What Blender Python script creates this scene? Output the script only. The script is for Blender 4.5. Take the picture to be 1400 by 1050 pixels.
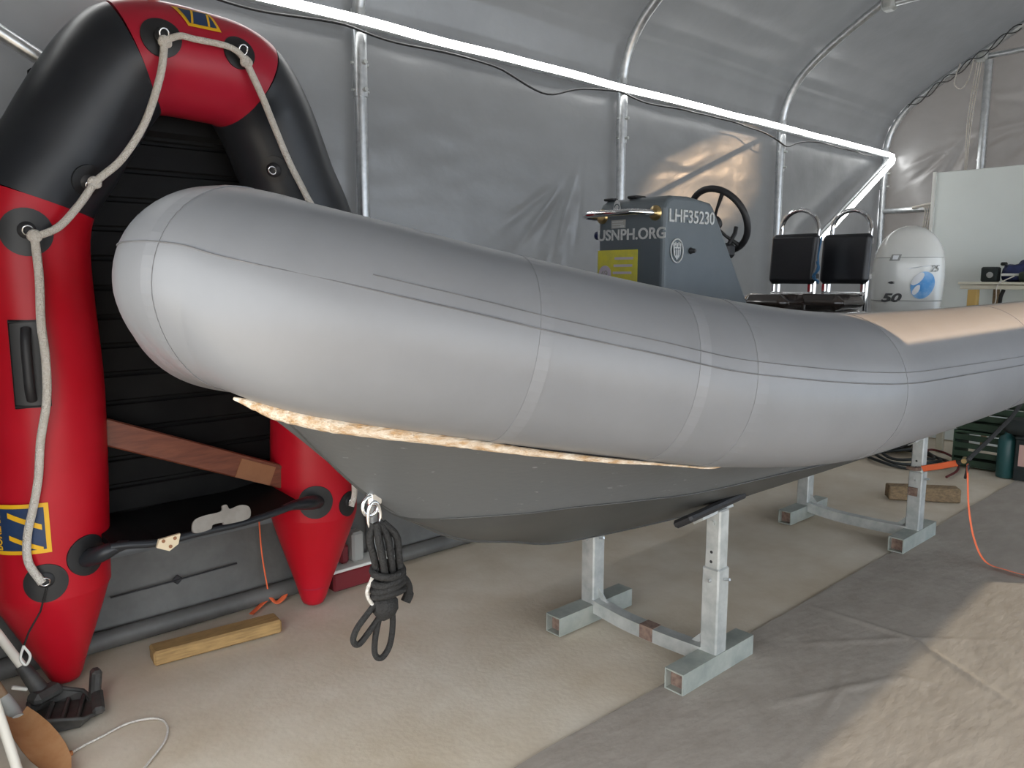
import bpy, math, random
import numpy as np
from mathutils import Vector, Matrix, noise
random.seed(7)
for o in list(bpy.data.objects): bpy.data.objects.remove(o)
SC = bpy.context.scene
COL = SC.collection
V = Vector

# ------------------------------------------------------------------ camera, sky, sun, exposure
cam_d = bpy.data.cameras.new('camera'); cam = bpy.data.objects.new('camera', cam_d); COL.objects.link(cam)
cam_d.sensor_width = 36; cam_d.lens = 27.0; cam_d.clip_start = .02
YAW, PITCH = math.radians(47.939), math.radians(7.97)
fwd = V((math.cos(YAW)*math.cos(PITCH), math.sin(YAW)*math.cos(PITCH), -math.sin(PITCH)))
rgt = V((math.sin(YAW), -math.cos(YAW), 0)); upv = rgt.cross(fwd)
cam.matrix_world = Matrix(((rgt.x, upv.x, -fwd.x, 0), (rgt.y, upv.y, -fwd.y, 0), (rgt.z, upv.z, -fwd.z, 1.6), (0, 0, 0, 1)))
SC.camera = cam
w = bpy.data.worlds.new('world'); SC.world = w; w.use_nodes = True
bg = w.node_tree.nodes['Background']; bg.inputs[0].default_value = (.93, .97, 1.0, 1); bg.inputs[1].default_value = 3.4
sun_d = bpy.data.lights.new('sun', 'SUN'); sun = bpy.data.objects.new('sun', sun_d); COL.objects.link(sun)
SUN = V((-.9, 1, -.35)).normalized()
sun.rotation_euler = SUN.to_track_quat('-Z', 'Y').to_euler(); sun_d.energy = 8.6; sun_d.angle = math.radians(.25)
sun_d.color = (1, .67, .40)
SC.view_settings.view_transform = 'Standard'; SC.view_settings.look = 'None'
SC.view_settings.exposure = 0.33; SC.view_settings.gamma = 1.0; SC.view_settings.use_curve_mapping = False

# ------------------------------------------------------------------ helpers
def tag(o, label=None, cat=None, group=None, kind=None):
    if label: o['label'] = label
    if cat: o['category'] = cat
    if group: o['group'] = group
    if kind: o['kind'] = kind
    return o
ORG = {}
def thing(name, loc, label, cat, group=None):
    o = bpy.data.objects.new(name, None); COL.objects.link(o); o.location = loc
    o.empty_display_size = .1
    ORG[o] = V(loc); return tag(o, label, cat, group)
def copy_tree(o, parent=None):
    c = o.copy(); COL.objects.link(c); c.parent = parent
    for ch in o.children: copy_tree(ch, c)
    return c

def catmull(P, n=10, closed=False):
    P = [V(p) for p in P]
    Q = [P[-1]]+P+P[:2] if closed else [2*P[0]-P[1]]+P+[2*P[-1]-P[-2]]
    out = []
    for i in range(1, len(Q)-2):
        a, b, c, d = Q[i-1:i+3]
        for k in range(n):
            t = k/n
            out.append(.5*((2*b)+(c-a)*t+(2*a-5*b+4*c-d)*t*t+(3*b-a-3*c+d)*t**3))
    if not closed: out.append(Q[-2].copy())
    return out
def frames(path, up=V((0, 0, 1))):
    fr = []
    for i in range(len(path)):
        t = (path[min(i+1, len(path)-1)]-path[max(i-1, 0)]).normalized()
        if fr:
            n = fr[-1][1]-t*fr[-1][1].dot(t)
        else:
            n = up-t*up.dot(t)
            if n.length < 1e-3: n = V((1, 0, 0))-t*t.x
        n.normalize(); fr.append((t, n, t.cross(n)))
    return fr

class MB:
    def __init__(s): s.v = []; s.f = []; s.sm = []
    def add(s, vs, fs, sm=False):
        b = len(s.v); s.v += [V(p) for p in vs]; s.f += [[i+b for i in f] for f in fs]; s.sm += [sm]*len(fs); return s
    def box(s, c, d, R=None, bev=0.0):
        c = V(c); hx, hy, hz = d[0]/2, d[1]/2, d[2]/2
        if bev <= 0:
            vs = [V((x*hx, y*hy, z*hz)) for z in (-1, 1) for y in (-1, 1) for x in (-1, 1)]
            fs = [(0, 2, 3, 1), (4, 5, 7, 6), (0, 1, 5, 4), (2, 6, 7, 3), (0, 4, 6, 2), (1, 3, 7, 5)]
        else:
            b = min(bev, hx*.95, hy*.95, hz*.95)
            idx = {}; vs = []; fs = []
            for sx in (-1, 1):
                for sy in (-1, 1):
                    for sz in (-1, 1):
                        for a in range(3):
                            p = [sx*(hx-b), sy*(hy-b), sz*(hz-b)]; p[a] = (sx*hx, sy*hy, sz*hz)[a]
                            idx[(sx, sy, sz, a)] = len(vs); vs.append(V(p))
            def q(l): fs.append(l)
            for a in range(3):
                o = [k for k in range(3) if k != a]
                for sg in (-1, 1):
                    l = []
                    for (u, vv) in ((-1, -1), (1, -1), (1, 1), (-1, 1)):
                        k = [0, 0, 0]; k[a] = sg; k[o[0]] = u; k[o[1]] = vv; l.append(idx[(*k, a)])
                    q(l if (sg > 0) == (a != 1) else l[::-1])
            for a in range(3):
                b1, c1 = [k for k in range(3) if k != a]
                for sb in (-1, 1):
                    for sc in (-1, 1):
                        def g(sa, f):
                            k = [0, 0, 0]; k[a] = sa; k[b1] = sb; k[c1] = sc; return idx[(*k, f)]
                        q([g(-1, b1), g(1, b1), g(1, c1), g(-1, c1)])
            for sx in (-1, 1):
                for sy in (-1, 1):
                    for sz in (-1, 1): q([idx[(sx, sy, sz, a)] for a in range(3)])
        if R is not None: vs = [R @ p for p in vs]
        return s.add([p+c for p in vs], fs)
    def tube(s, path, r, seg=12, cap=True, up=V((0, 0, 1)), flat=None, closed=False):
        path = [V(p) for p in path]; fr = frames(path, up); n = len(path)
        rr = (lambda i: r) if not callable(r) and not isinstance(r, (list, tuple)) else (r if callable(r) else (lambda i: r[i]))
        vs = []
        for i, p in enumerate(path):
            t, nn, b = fr[i]; R = rr(i)
            for k in range(seg):
                a = 2*math.pi*k/seg
                vs.append(p+nn*(math.sin(a)*R*(flat or 1))+b*(math.cos(a)*R))
        fs = [(i*seg+k, i*seg+(k+1) % seg, (i+1)*seg+(k+1) % seg, (i+1)*seg+k) for i in range(n-1) for k in range(seg)]
        if closed: fs += [((n-1)*seg+k, (n-1)*seg+(k+1) % seg, (k+1) % seg, k) for k in range(seg)]
        s.add(vs, fs, seg > 5)
        if cap and not closed:
            s.add(vs[:seg], [list(range(seg))[::-1]]); s.add(vs[-seg:], [list(range(seg))])
        return s
    def lathe(s, prof, c, axis=V((0, 0, 1)), seg=24, sm=True):
        axis = V(axis).normalized(); c = V(c)
        u = axis.orthogonal().normalized(); w_ = axis.cross(u)
        vs = [c+axis*h+(u*math.cos(2*math.pi*k/seg)+w_*math.sin(2*math.pi*k/seg))*max(r, 1e-5) for r, h in prof for k in range(seg)]
        n = len(prof)
        fs = [(i*seg+k, i*seg+(k+1) % seg, (i+1)*seg+(k+1) % seg, (i+1)*seg+k) for i in range(n-1) for k in range(seg)]
        s.add(vs, fs, sm)
        s.add(vs[:seg], [list(range(seg))[::-1]]); s.add(vs[-seg:], [list(range(seg))]); return s
    def prism(s, pts, ext):
        ext = V(ext); n = len(pts); pts = [V(p) for p in pts]
        s.add(pts+[p+ext for p in pts], [list(range(n))[::-1], list(range(n, 2*n))]+[(i, (i+1) % n, n+(i+1) % n, n+i) for i in range(n)])
        return s
    def grid(s, fn, nu, nv, sm=True):
        vs = [fn(i/nu, j/nv) for j in range(nv+1) for i in range(nu+1)]
        fs = [(j*(nu+1)+i, j*(nu+1)+i+1, (j+1)*(nu+1)+i+1, (j+1)*(nu+1)+i) for j in range(nv) for i in range(nu)]
        return s.add(vs, fs, sm)
    def build(s, name, mat, parent=None, bevel=0):
        me = bpy.data.meshes.new(name); off = V((0, 0, 0))
        if parent is not None:
            p = parent
            while p.parent: p = p.parent
            off = ORG.get(p, off)
        me.from_pydata([tuple(p-off) for p in s.v], [], s.f); me.update()
        for p, q in zip(me.polygons, s.sm): p.use_smooth = q
        import bmesh
        bm = bmesh.new(); bm.from_mesh(me); bmesh.ops.recalc_face_normals(bm, faces=bm.faces); bm.to_mesh(me); bm.free()
        me.materials.append(M[mat]); o = bpy.data.objects.new(name, me); COL.objects.link(o); o.parent = parent
        if bevel:
            m = o.modifiers.new('bevel', 'BEVEL'); m.width = bevel; m.segments = 3; m.limit_method = 'ANGLE'
        return o
def text_mesh(txt, size, origin, xdir, ydir, name, mat, parent, width=None, bold=0, font_shear=0, depth=.0015):
    cu = bpy.data.curves.new('lettering', 'FONT'); cu.body = txt; cu.size = size; cu.offset = bold; cu.shear = font_shear; cu.extrude = depth
    ob = bpy.data.objects.new('lettering_source', cu); COL.objects.link(ob)
    bpy.context.view_layer.update()
    dg = bpy.context.evaluated_depsgraph_get(); e = ob.evaluated_get(dg); me = e.to_mesh()
    vs = [v.co.copy() for v in me.vertices]; fs = [list(p.vertices) for p in me.polygons]
    e.to_mesh_clear(); bpy.data.objects.remove(ob); bpy.data.curves.remove(cu)
    x0 = min(v.x for v in vs); x1 = max(v.x for v in vs); k = width/(x1-x0) if width else 1
    X = V(xdir).normalized(); Y = V(ydir).normalized(); Z = X.cross(Y)
    mb = MB(); mb.add([V(origin)+X*((v.x-x0)*k)+Y*v.y+Z*v.z for v in vs], fs)
    return mb.build(name, mat, parent)

# ------------------------------------------------------------------ materials
M = {}
def mat(name, c, rough=.5, metal=0, c2=None, scale=8, bump=0, bscale=40, spec=.5, stretch=(1, 1, 1), detail=4, emit=0, coat=0, rvar=0, sheen=0, lo=.35, hi=.65):
    m = bpy.data.materials.new(name); m.use_nodes = True; nt = m.node_tree; b = nt.nodes['Principled BSDF']
    b.inputs['Base Color'].default_value = (*c, 1); b.inputs['Roughness'].default_value = rough; b.inputs['Metallic'].default_value = metal
    b.inputs['Specular IOR Level'].default_value = spec; b.inputs['Coat Weight'].default_value = coat
    if emit:
        b.inputs['Emission Color'].default_value = (*c, 1); b.inputs['Emission Strength'].default_value = emit
    tc = nt.nodes.new('ShaderNodeTexCoord'); mp = nt.nodes.new('ShaderNodeMapping'); nt.links.new(tc.outputs['Object'], mp.inputs[0]); mp.inputs['Scale'].default_value = stretch
    if c2 is not None:
        nz = nt.nodes.new('ShaderNodeTexNoise'); nz.inputs['Scale'].default_value = scale; nz.inputs['Detail'].default_value = detail; nz.inputs['Roughness'].default_value = .6
        nt.links.new(mp.outputs[0], nz.inputs['Vector'])
        rp = nt.nodes.new('ShaderNodeValToRGB'); rp.color_ramp.elements[0].position = lo; rp.color_ramp.elements[1].position = hi
        rp.color_ramp.elements[0].color = (*c, 1); rp.color_ramp.elements[1].color = (*c2, 1)
        nt.links.new(nz.outputs['Fac'], rp.inputs[0]); nt.links.new(rp.outputs[0], b.inputs['Base Color'])
        if rvar:
            mr = nt.nodes.new('ShaderNodeMapRange'); mr.inputs[3].default_value = rough-rvar; mr.inputs[4].default_value = rough+rvar
            nt.links.new(nz.outputs['Fac'], mr.inputs[0]); nt.links.new(mr.outputs[0], b.inputs['Roughness'])
    if bump:
        n2 = nt.nodes.new('ShaderNodeTexNoise'); n2.inputs['Scale'].default_value = bscale; n2.inputs['Detail'].default_value = 5
        nt.links.new(mp.outputs[0], n2.inputs['Vector'])
        bp = nt.nodes.new('ShaderNodeBump'); bp.inputs['Strength'].default_value = bump; bp.inputs['Distance'].default_value = .02
        nt.links.new(n2.outputs['Fac'], bp.inputs['Height']); nt.links.new(bp.outputs[0], b.inputs['Normal'])
    M[name] = m; return m
def translucent(name, amount, col):
    nt = M[name].node_tree; b = nt.nodes['Principled BSDF']; out = nt.nodes['Material Output']
    t = nt.nodes.new('ShaderNodeBsdfTranslucent'); t.inputs[0].default_value = (*col, 1)
    mx = nt.nodes.new('ShaderNodeMixShader'); mx.inputs[0].default_value = amount
    nt.links.new(b.outputs[0], mx.inputs[1]); nt.links.new(t.outputs[0], mx.inputs[2]); nt.links.new(mx.outputs[0], out.inputs[0])
mat('fabric', (.132, .135, .138), .32, .3, c2=(.172, .175, .178), scale=1.2, bump=.12, bscale=9, stretch=(1, 1, 1.4))
translucent('fabric', .035, (.55, .56, .57))
mat('diffuser_fabric', (.45, .45, .44), .5, 0, c2=(.5, .5, .49), scale=2)
translucent('diffuser_fabric', .88, (.68, .76, .86))  # made translucent to spread soft light from the unseen right side
mat('valance', (.09, .088, .083), .55, 0, c2=(.13, .128, .12), scale=5, bump=.2, bscale=12)
mat('galv', (.50, .52, .53), .32, .85, c2=(.64, .66, .67), scale=30, rvar=.08)
mat('galv_dull', (.40, .42, .41), .5, .45, c2=(.56, .57, .55), scale=14, rvar=.1)
mat('galv_foot', (.30, .33, .30), .55, .35, c2=(.42, .44, .40), scale=10)
mat('rust', (.13, .08, .065), .85, c2=(.25, .17, .13), scale=40)
mat('concrete', (.54, .445, .325), .72, c2=(.70, .63, .525), scale=1.9, bump=.10, bscale=40, detail=10, lo=.3, hi=.7)
mat('ground_sheet', (.305, .265, .225), .85, c2=(.36, .318, .275), scale=7, bump=.18, bscale=26, detail=8, stretch=(.6, 1.3, 1))
mat('tube_grey', (.176, .181, .192), .38, c2=(.198, .203, .214), scale=2.2, bump=.02, bscale=14, detail=6)
mat('seam_grey', (.11, .112, .118), .5, c2=(.16, .162, .168), scale=9)
mat('seam_tape', (.182, .187, .198), .40, c2=(.205, .21, .221), scale=5)
mat('hull_grey', (.098, .102, .103), .45, c2=(.24, .245, .245), scale=24, lo=.66, hi=.76, stretch=(1, 1, 2.6), bump=.05, bscale=30)
mat('hull_black', (.045, .046, .045), .42, c2=(.06, .061, .058), scale=4)
mat('hem', (.48, .30, .15), .9, c2=(.75, .66, .54), scale=30, bump=.6, bscale=120, stretch=(.5, 2, 2))
mat('console_grey', (.085, .105, .118), .42, c2=(.10, .12, .133), scale=5)
mat('lettering', (.55, .56, .55), .6, c2=(.40, .41, .41), scale=90)
mat('yellow_sheet', (.62, .56, .06), .5, c2=(.52, .48, .08), scale=30)
mat('sheet_print', (.50, .45, .55), .6)
mat('chrome', (.85, .86, .87), .08, 1.0)
mat('black_rubber', (.018, .018, .02), .55)
mat('black_vinyl', (.008, .009, .012), .32, c2=(.014, .015, .018), scale=6)
mat('seat_vinyl', (.035, .026, .022), .18, coat=.6)
mat('cowl_white', (.72, .72, .68), .25, c2=(.77, .77, .735), scale=4, coat=.4)
mat('decal_black', (.02, .02, .022), .4)
mat('decal_blue', (.05, .32, .75), .35, c2=(.3, .55, .85), scale=12)
mat('decal_white', (.85, .86, .88), .4)
mat('red_pvc', (.42, .004, .012), .36, spec=.28, c2=(.46, .008, .02), scale=3, bump=.02, bscale=10)
mat('red_dusty', (.36, .010, .026), .36, spec=.3, c2=(.38, .015, .035), scale=3)
mat('black_pvc', (.014, .016, .020), .38, spec=.4, c2=(.024, .026, .03), scale=3, bump=.02, bscale=10)
mat('black_floor', (.003, .003, .0035), .6, spec=.15, c2=(.008, .008, .008), scale=5)
mat('patch', (.012, .012, .013), .45)
mat('rope_white', (.74, .68, .60), .9, c2=(.84, .80, .74), scale=120, bump=.8, bscale=220)
mat('logo_yellow', (.80, .44, .01), .5)
mat('logo_blue', (.012, .035, .10), .5)
mat('wood_red', (.12, .032, .018), .42, c2=(.19, .058, .03), scale=6, stretch=(1.5, 6, 14), detail=8)
mat('wood_patch', (.26, .11, .05), .5, c2=(.3, .13, .06), scale=12)
mat('grey_rubber', (.22, .20, .18), .7, c2=(.27, .25, .225), scale=20)
mat('cream_plastic', (.72, .60, .42), .6)
mat('wood_old', (.17, .115, .065), .8, c2=(.30, .20, .105), scale=10, stretch=(1, 5, 9), detail=8, bump=.4, bscale=40)
mat('wood_yellow', (.27, .165, .065), .8, c2=(.42, .26, .10), scale=10, stretch=(1, 5, 9), detail=8)
mat('orange_web', (.85, .16, .055), .7)
mat('black_web', (.014, .013, .012), .7, bump=.5, bscale=150)
mat('led', (1.0, 1.0, .98), .4, emit=8.0)
mat('cable', (.015, .015, .016), .5)
mat('panel_white', (.74, .78, .75), .4, c2=(.78, .82, .79), scale=1.2)
mat('cream_board', (.66, .62, .50), .5)
mat('yellow_post', (.58, .38, .12), .6)
mat('crate_green', (.016, .038, .022), .55, c2=(.024, .055, .028), scale=8)
mat('teal_can', (.02, .085, .085), .4)
mat('navy', (.012, .018, .055), .7, c2=(.02, .03, .12), scale=10)
mat('dark_cloth', (.014, .02, .02), .85, c2=(.025, .03, .028), scale=12)
mat('green_cloth', (.022, .035, .024), .85, c2=(.035, .05, .032), scale=12)
mat('orange_cloth', (.42, .15, .05), .8)
mat('pink_label', (.60, .38, .33), .7)
mat('pale', (.68, .68, .64), .6)
mat('hose', (.02, .024, .024), .45)
mat('hose_red', (.12, .02, .02), .5)
mat('shovel_black', (.03, .029, .028), .6, c2=(.06, .056, .05), scale=20)
mat('handle_white', (.70, .66, .58), .6)
mat('handle_brown', (.22, .14, .08), .7, c2=(.30, .19, .11), scale=10, stretch=(8, 8, 1))
mat('spade_rust', (.32, .14, .05), .7, c2=(.42, .22, .10), scale=8, detail=7)
mat('red_box', (.16, .012, .018), .45)
mat('grey_plastic', (.32, .32, .30), .5)
mat('brass', (.6, .45, .22), .3, 1.0)
mat('blue_cord', (.03, .12, .24), .7)

# ------------------------------------------------------------------ the tent
XF, XE, YR = -.15, 8.50, .45                      # front opening, far end, ridge line
PROF = [(3.53, 2.75), (3.52, 2.93), (3.475, 3.09), (3.37, 3.25), (3.2, 3.395), (2.99, 3.53), (2.69, 3.70), (2.36, 3.885)]
RIDGE = (YR, 4.92)
def off(p, d):
    return (YR+(p[0]-YR)*(1+d/3.1), p[1]+d*.6)
def nz(p, s): return noise.noise(V(p)*s)
def folds(X, Z, cx, cz, ang, n, L, amp):
    h = 0
    for k in range(n):
        a = ang+(k-(n-1)/2)*.22; ox, oz = cx+(k-(n-1)/2)*.11, cz-(k % 2)*.06
        u = (X-ox)*math.cos(a)+(Z-oz)*math.sin(a); v_ = -(X-ox)*math.sin(a)+(Z-oz)*math.cos(a)
        h += 1.8*amp*math.exp(-(u/L)**2)*math.exp(-(v_/.022)**2)*(1 if k % 2 else -.7)
    return h
ARCH_X = [.03, 2.147, 4.186, 6.30, 8.43]
def wall_l(u, v):
    X = XF+(XE-XF)*u; Z = 2.86*v
    bay = max(0, min(abs(X-a) for a in ARCH_X))
    h = .018*math.sin(min(bay, 1.06)/1.06*math.pi/2)+.006*nz((X, 0, Z), 1.7)+.0035*nz((X, 3, Z*1.8), 5)
    h += folds(X, Z, 3.62, 2.05, 1.0, 5, .22, .012)+folds(X, Z, 5.0, 2.45, .12, 3, .35, .004)+folds(X, Z, 4.75, 2.1, -.1, 3, .3, .004)+folds(X, Z, 3.5, 1.6, 1.1, 4, .2, .008)
    return V((X, 3.585+h, Z))
tag(MB().grid(wall_l, 420, 130).build('wall_left', 'fabric'), 'silver grey tarpaulin side wall of the tent behind the boat', None, None, 'structure')
roof_pts = [(3.53, 2.86)]+PROF[1:]+[RIDGE]
def roof_prof(v):
    n = len(roof_pts)-1; i = min(int(v*n), n-1); t = v*n-i
    a, b = off(roof_pts[i], .055), off(roof_pts[i+1], .055)
    return a[0]*(1-t)+b[0]*t, a[1]*(1-t)+b[1]*t
def roof_l(u, v):
    X = XF+(XE-XF)*u; y, z = roof_prof(v)
    bay = min(abs(X-a) for a in ARCH_X); h = .02*math.sin(min(bay, 1.06)/1.06*math.pi/2)+.008*nz((X, y, z), 1.5)+.003*nz((X*.7, y*2, z*2), 4)
    s = v*(len(roof_pts)-1)
    h += .010*math.exp(-((s-2.45)/.05)**2)
    return V((X, y+h*.6, z+h*.8))
def roof_r(u, v):
    p = roof_l(u, v); return V((p.x, 2*YR-p.y, p.z))
rf = MB(); rf.grid(roof_l, 170, 90); rf.grid(roof_r, 60, 30)
tag(rf.build('ceiling', 'fabric'), 'curved silver grey tarpaulin roof of the tent', None, None, 'structure')
def end_fn(u, v):
    Y = -2.68+(3.585+2.68)*u
    a = abs(Y-YR); top = 4.95
    rp = [off(p, .055) for p in roof_pts]
    for (y0, z0), (y1, z1) in zip(rp[:-1], rp[1:]):
        if y1-YR-1e-6 <= a <= y0-YR+1e-6:
            t = (a-(y0-YR))/((y1-y0) if abs(y1-y0) > 1e-6 else 1e-6); top = z0+(z1-z0)*t; break
    else:
        top = 2.86 if a > 3 else 4.95
    Z = top*v
    h = .012*nz((Y, Z, 1), 1.5)+.006*nz((Y*2, Z, 4), 3.5)+folds(Y, Z, 3.0, 2.75, 2.3, 5, .25, .014)+folds(Y, Z, 2.3, 3.0, 2.6, 5, .3, .012)+folds(Y, Z, 2.5, 3.3, .4, 4, .2, .008)
    return V((XE+h, Y, Z))
we = MB().grid(end_fn, 240, 130)
keep = [i for i, f in enumerate(we.f) if not all(-1.0 < we.v[k].y < 1.0 and 3.05 < we.v[k].z < 3.95 for k in f)]
we.f = [we.f[i] for i in keep]; we.sm = [True]*len(we.f)
tag(we.build('wall_back', 'fabric'), 'wrinkled silver tarpaulin end wall of the tent', None, None, 'structure')
# unseen near side wall; openings and eave slot placed to throw the sun patches
WR = MB(); yw = -2.68
for (x0, x1, z0, z1) in [(XF, .15, 0, 2.0), (2.88, 3.0, 0, 2.0), (XF, 3.0, 2.0, 2.86), (3.0, 7.93, 1.37, 2.665), (7.93, XE, 0, 2.665), (3.0, 5.90, 2.665, 2.86), (5.90, XE, 2.815, 2.86)]:
    WR.box(((x0+x1)/2, yw, (z0+z1)/2), (x1-x0, .012, z1-z0))
WR.prism([(3.0, yw-.006, 1.28), (7.93, yw-.006, 1.362), (7.93, yw-.006, 1.372), (3.0, yw-.006, 1.372)], (0, .012, 0))
tag(WR.build('wall_right', 'diffuser_fabric'), 'unseen side wall made translucent and cut open to let light in', None, None, 'structure')

def film(name, col):
    m = bpy.data.materials.new(name); m.use_nodes = True; nt = m.node_tree; out = nt.nodes['Material Output']
    t = nt.nodes.new('ShaderNodeBsdfTransparent'); t.inputs[0].default_value = (*col, 1)
    g_ = nt.nodes.new('ShaderNodeBsdfGlossy'); g_.inputs['Roughness'].default_value = .1
    mx = nt.nodes.new('ShaderNodeMixShader'); mx.inputs[0].default_value = .05
    nt.links.new(t.outputs[0], mx.inputs[1]); nt.links.new(g_.outputs[0], mx.inputs[2]); nt.links.new(mx.outputs[0], out.inputs[0]); M[name] = m
film('tinted_film', (.45, .58, .72))  # added filter that weakens and cools the sun reaching the floor
tag(MB().add([(3.0, yw+.002, .0), (7.93, yw+.002, .0), (7.93, yw+.002, 1.365), (3.0, yw+.002, 1.285)], [(0, 1, 2, 3)]).build('sun_filter_1', 'tinted_film'), 'added tinted film out of view, dimming the sun on the floor', None, None, 'structure')
# unseen front gable added to cut top light; doorway sized to dim the bow
WF = MB()
gable = [(-2.68, 2.10), (3.585, 2.10)]+[off(p, .055) for p in roof_pts]+[(2*YR-y, z) for y, z in [off(p, .055) for p in roof_pts][::-1][1:]]
WF.prism([(XF, y, z) for y, z in gable], (.012, 0, 0)); WF.box((XF+.006, 2.94, 1.05), (.012, 1.29, 2.10)); WF.box((XF+.006, -2.19, 1.05), (.012, .98, 2.10))
tag(WF.build('wall_front', 'fabric'), 'unseen front gable around the doorway, added to cut light from above', None, None, 'structure')
gv = thing('added_light_vent', (8.5, 0, 3.0), 'added slatted vent out of view, casting a soft glow on the side wall', 'vent')  # added out of view to throw warm sun on the left wall
g = MB(); ring = [(-1.06, 3.0), (1.06, 3.0), (1.06, 4.0), (-1.06, 4.0)]
for (a, b) in zip(ring, ring[1:]+ring[:1]): g.box((8.5, (a[0]+b[0])/2, (a[1]+b[1])/2), (.05, abs(a[0]-b[0])+.09, abs(a[1]-b[1])+.09))
g.build('frame', 'galv', gv)
for k in range(60):                                # slats widen towards the rim to soften the edge of the sun glow
    zc = 3.035+.0158*k; e = abs(k-29.5)/29.5; f = .60+.40*max(0, (e-.35)/.65)**1.6; g = MB(); up_ = []; lo_ = []
    for y, q in ((-1.05, 1.0), (-.9, .7), (-.5, 0), (.5, 0), (.9, .7), (1.05, 1.0)):
        h = .0079*(f+(1.0-f)*q); up_.append((8.498, y, zc+h)); lo_.append((8.498, y, zc-h))
    g.prism(lo_+up_[::-1], (.003, 0, 0)).build('slat', 'fabric', gv)
def floor_fn(u, v):
    X = -7+17*u; Y = -7+13*v
    return V((X, Y, .003*nz((X, Y, 0), 1.1)-.003))
tag(MB().grid(floor_fn, 90, 70).build('floor', 'concrete'), 'worn sandy concrete floor', None, None, 'structure')

# ground sheet with its creases
CR = [((3.474, 1.206), (3.466, 1.66), .014), ((3.474, 1.206), (3.068, 1.50), .010), ((3.474, 1.206), (3.20, .72), .013), ((3.474, 1.206), (3.82, .84), .009),
      ((2.826, 1.218), (2.54, 1.336), .012), ((2.826, 1.218), (2.45, 1.15), .009), ((2.826, 1.218), (3.09, 1.10), .014), ((3.09, 1.10), (3.2, .85), .008), ((2.826, 1.218), (3.08, 1.335), .008), ((2.826, 1.218), (2.74, 1.10), .008),
      ((2.3, .9), (2.9, .72), .006), ((3.3, .5), (3.6, .4), .006)]
def sheet_fn(u, v):
    X = .15+8.2*u; Y = -2.4+(1.712+2.4)*v
    if v > .999: Y += .012*nz((X, 0, 0), 2)
    h = .006+.0015*(1+nz((X, Y, 0), 5))+.0006*(1+nz((X, Y, 5), 14))
    best = 0
    for (a, b, am) in CR:
        ax, ay = a; bx, by = b; dx, dy = bx-ax, by-ay; L2 = dx*dx+dy*dy
        t = ((X-ax)*dx+(Y-ay)*dy)/L2
        if -.1 < t < 1.1:
            tc = max(0, min(1, t)); d = math.hypot(X-ax-dx*tc, Y-ay-dy*tc)
            if d < .1: best = max(best, .62*am*(1-.75*tc)*math.exp(-(d/.016)**2))
    return V((X, Y, h+best))
tag(MB().grid(sheet_fn, 520, 300).build('ground_sheet', 'ground_sheet'), 'creased grey brown ground sheet spread over the concrete', 'ground sheet')

# ------------------------------------------------------------------ tent frame
def mirror(p): return V((p[0], 2*YR-p[1], p[2]))
arch_lab = ['steel hoop of the tent at the open front end', 'galvanised tent hoop just right of the upright dinghy', 'galvanised tent hoop rising behind the boat console', 'galvanised tent hoop behind the steering wheel and seats', 'galvanised tent hoop against the wrinkled end wall']
for i, X in enumerate(ARCH_X):
    t = thing('tent_hoop', (X, YR, 0), arch_lab[i], 'tent frame', 'galvanised tent hoops')
    for sgn in (0, 1):
        fx = (lambda p: mirror(p)) if sgn else (lambda p: V(p))
        if not (i == 3 and sgn): MB().tube([fx((X, 3.525, 0)), fx((X, 3.525, 1.2)), fx((X, 3.525, 2.76))], .032, 14).build('post', 'galv', t)
        bow_path = [fx(p) for p in catmull([(X, y, z) for y, z in (PROF[1:] if i == 3 and sgn else PROF)], 5)]+[fx((X, YR, RIDGE[1]))]
        MB().tube(bow_path, .031, 14).build('roof_bow', 'galv', t)
        if i == 3 and sgn: continue
        MB().tube([fx((X, 3.525, 2.50)), fx((X, 3.525, 2.92))], .0375, 14).build('coupling', 'galv', t)
        for zz in (2.53, 2.66):
            b = MB(); b.tube([fx((X-.05, 3.525, zz)), fx((X+.05, 3.525, zz))], .007, 8); b.tube([fx((X, 3.465, zz)), fx((X, 3.53, zz))], .011, 6)
            b.build('bolt', 'galv_dull', t)
    if i >= 3:
        MB().tube([(X, 2.72, 3.66), (X, YR, 3.66), (X, 2*YR-2.72, 3.66)], .026, 12).build('cross_tie', 'galv', t)
        MB().box((X, 2.68, 3.66), (.10, .10, .10), bev=.02).build('clamp', 'galv_dull', t)
r = MB().tube([(XF+.1, 3.475, 2.842), (3, 3.475, 2.842), (8.44, 3.475, 2.842)], .03, 14).build('side_rail', 'galv')
tag(r, 'long galvanised rail running along the left tent wall', 'rail')
r = MB().tube([(XF+.1, 2*YR-3.475, 2.842), (8.44, 2*YR-3.475, 2.842)], .03, 12).build('side_rail', 'galv')
tag(r, 'galvanised rail along the opposite tent wall beside the camera', 'rail')
b = MB().tube([(8.40, 3.46, 2.80), (6.36, 3.46, 1.63)], .027, 12).build('diagonal_brace', 'galv'); tag(b, 'diagonal galvanised brace beside the chrome seat hoops', 'brace')
b = MB().tube([(.06, 3.505, 2.80), (2.10, 3.505, 1.66)], .03, 12).build('diagonal_brace', 'galv'); tag(b, 'diagonal galvanised brace behind the upright dinghy', 'brace')
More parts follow.
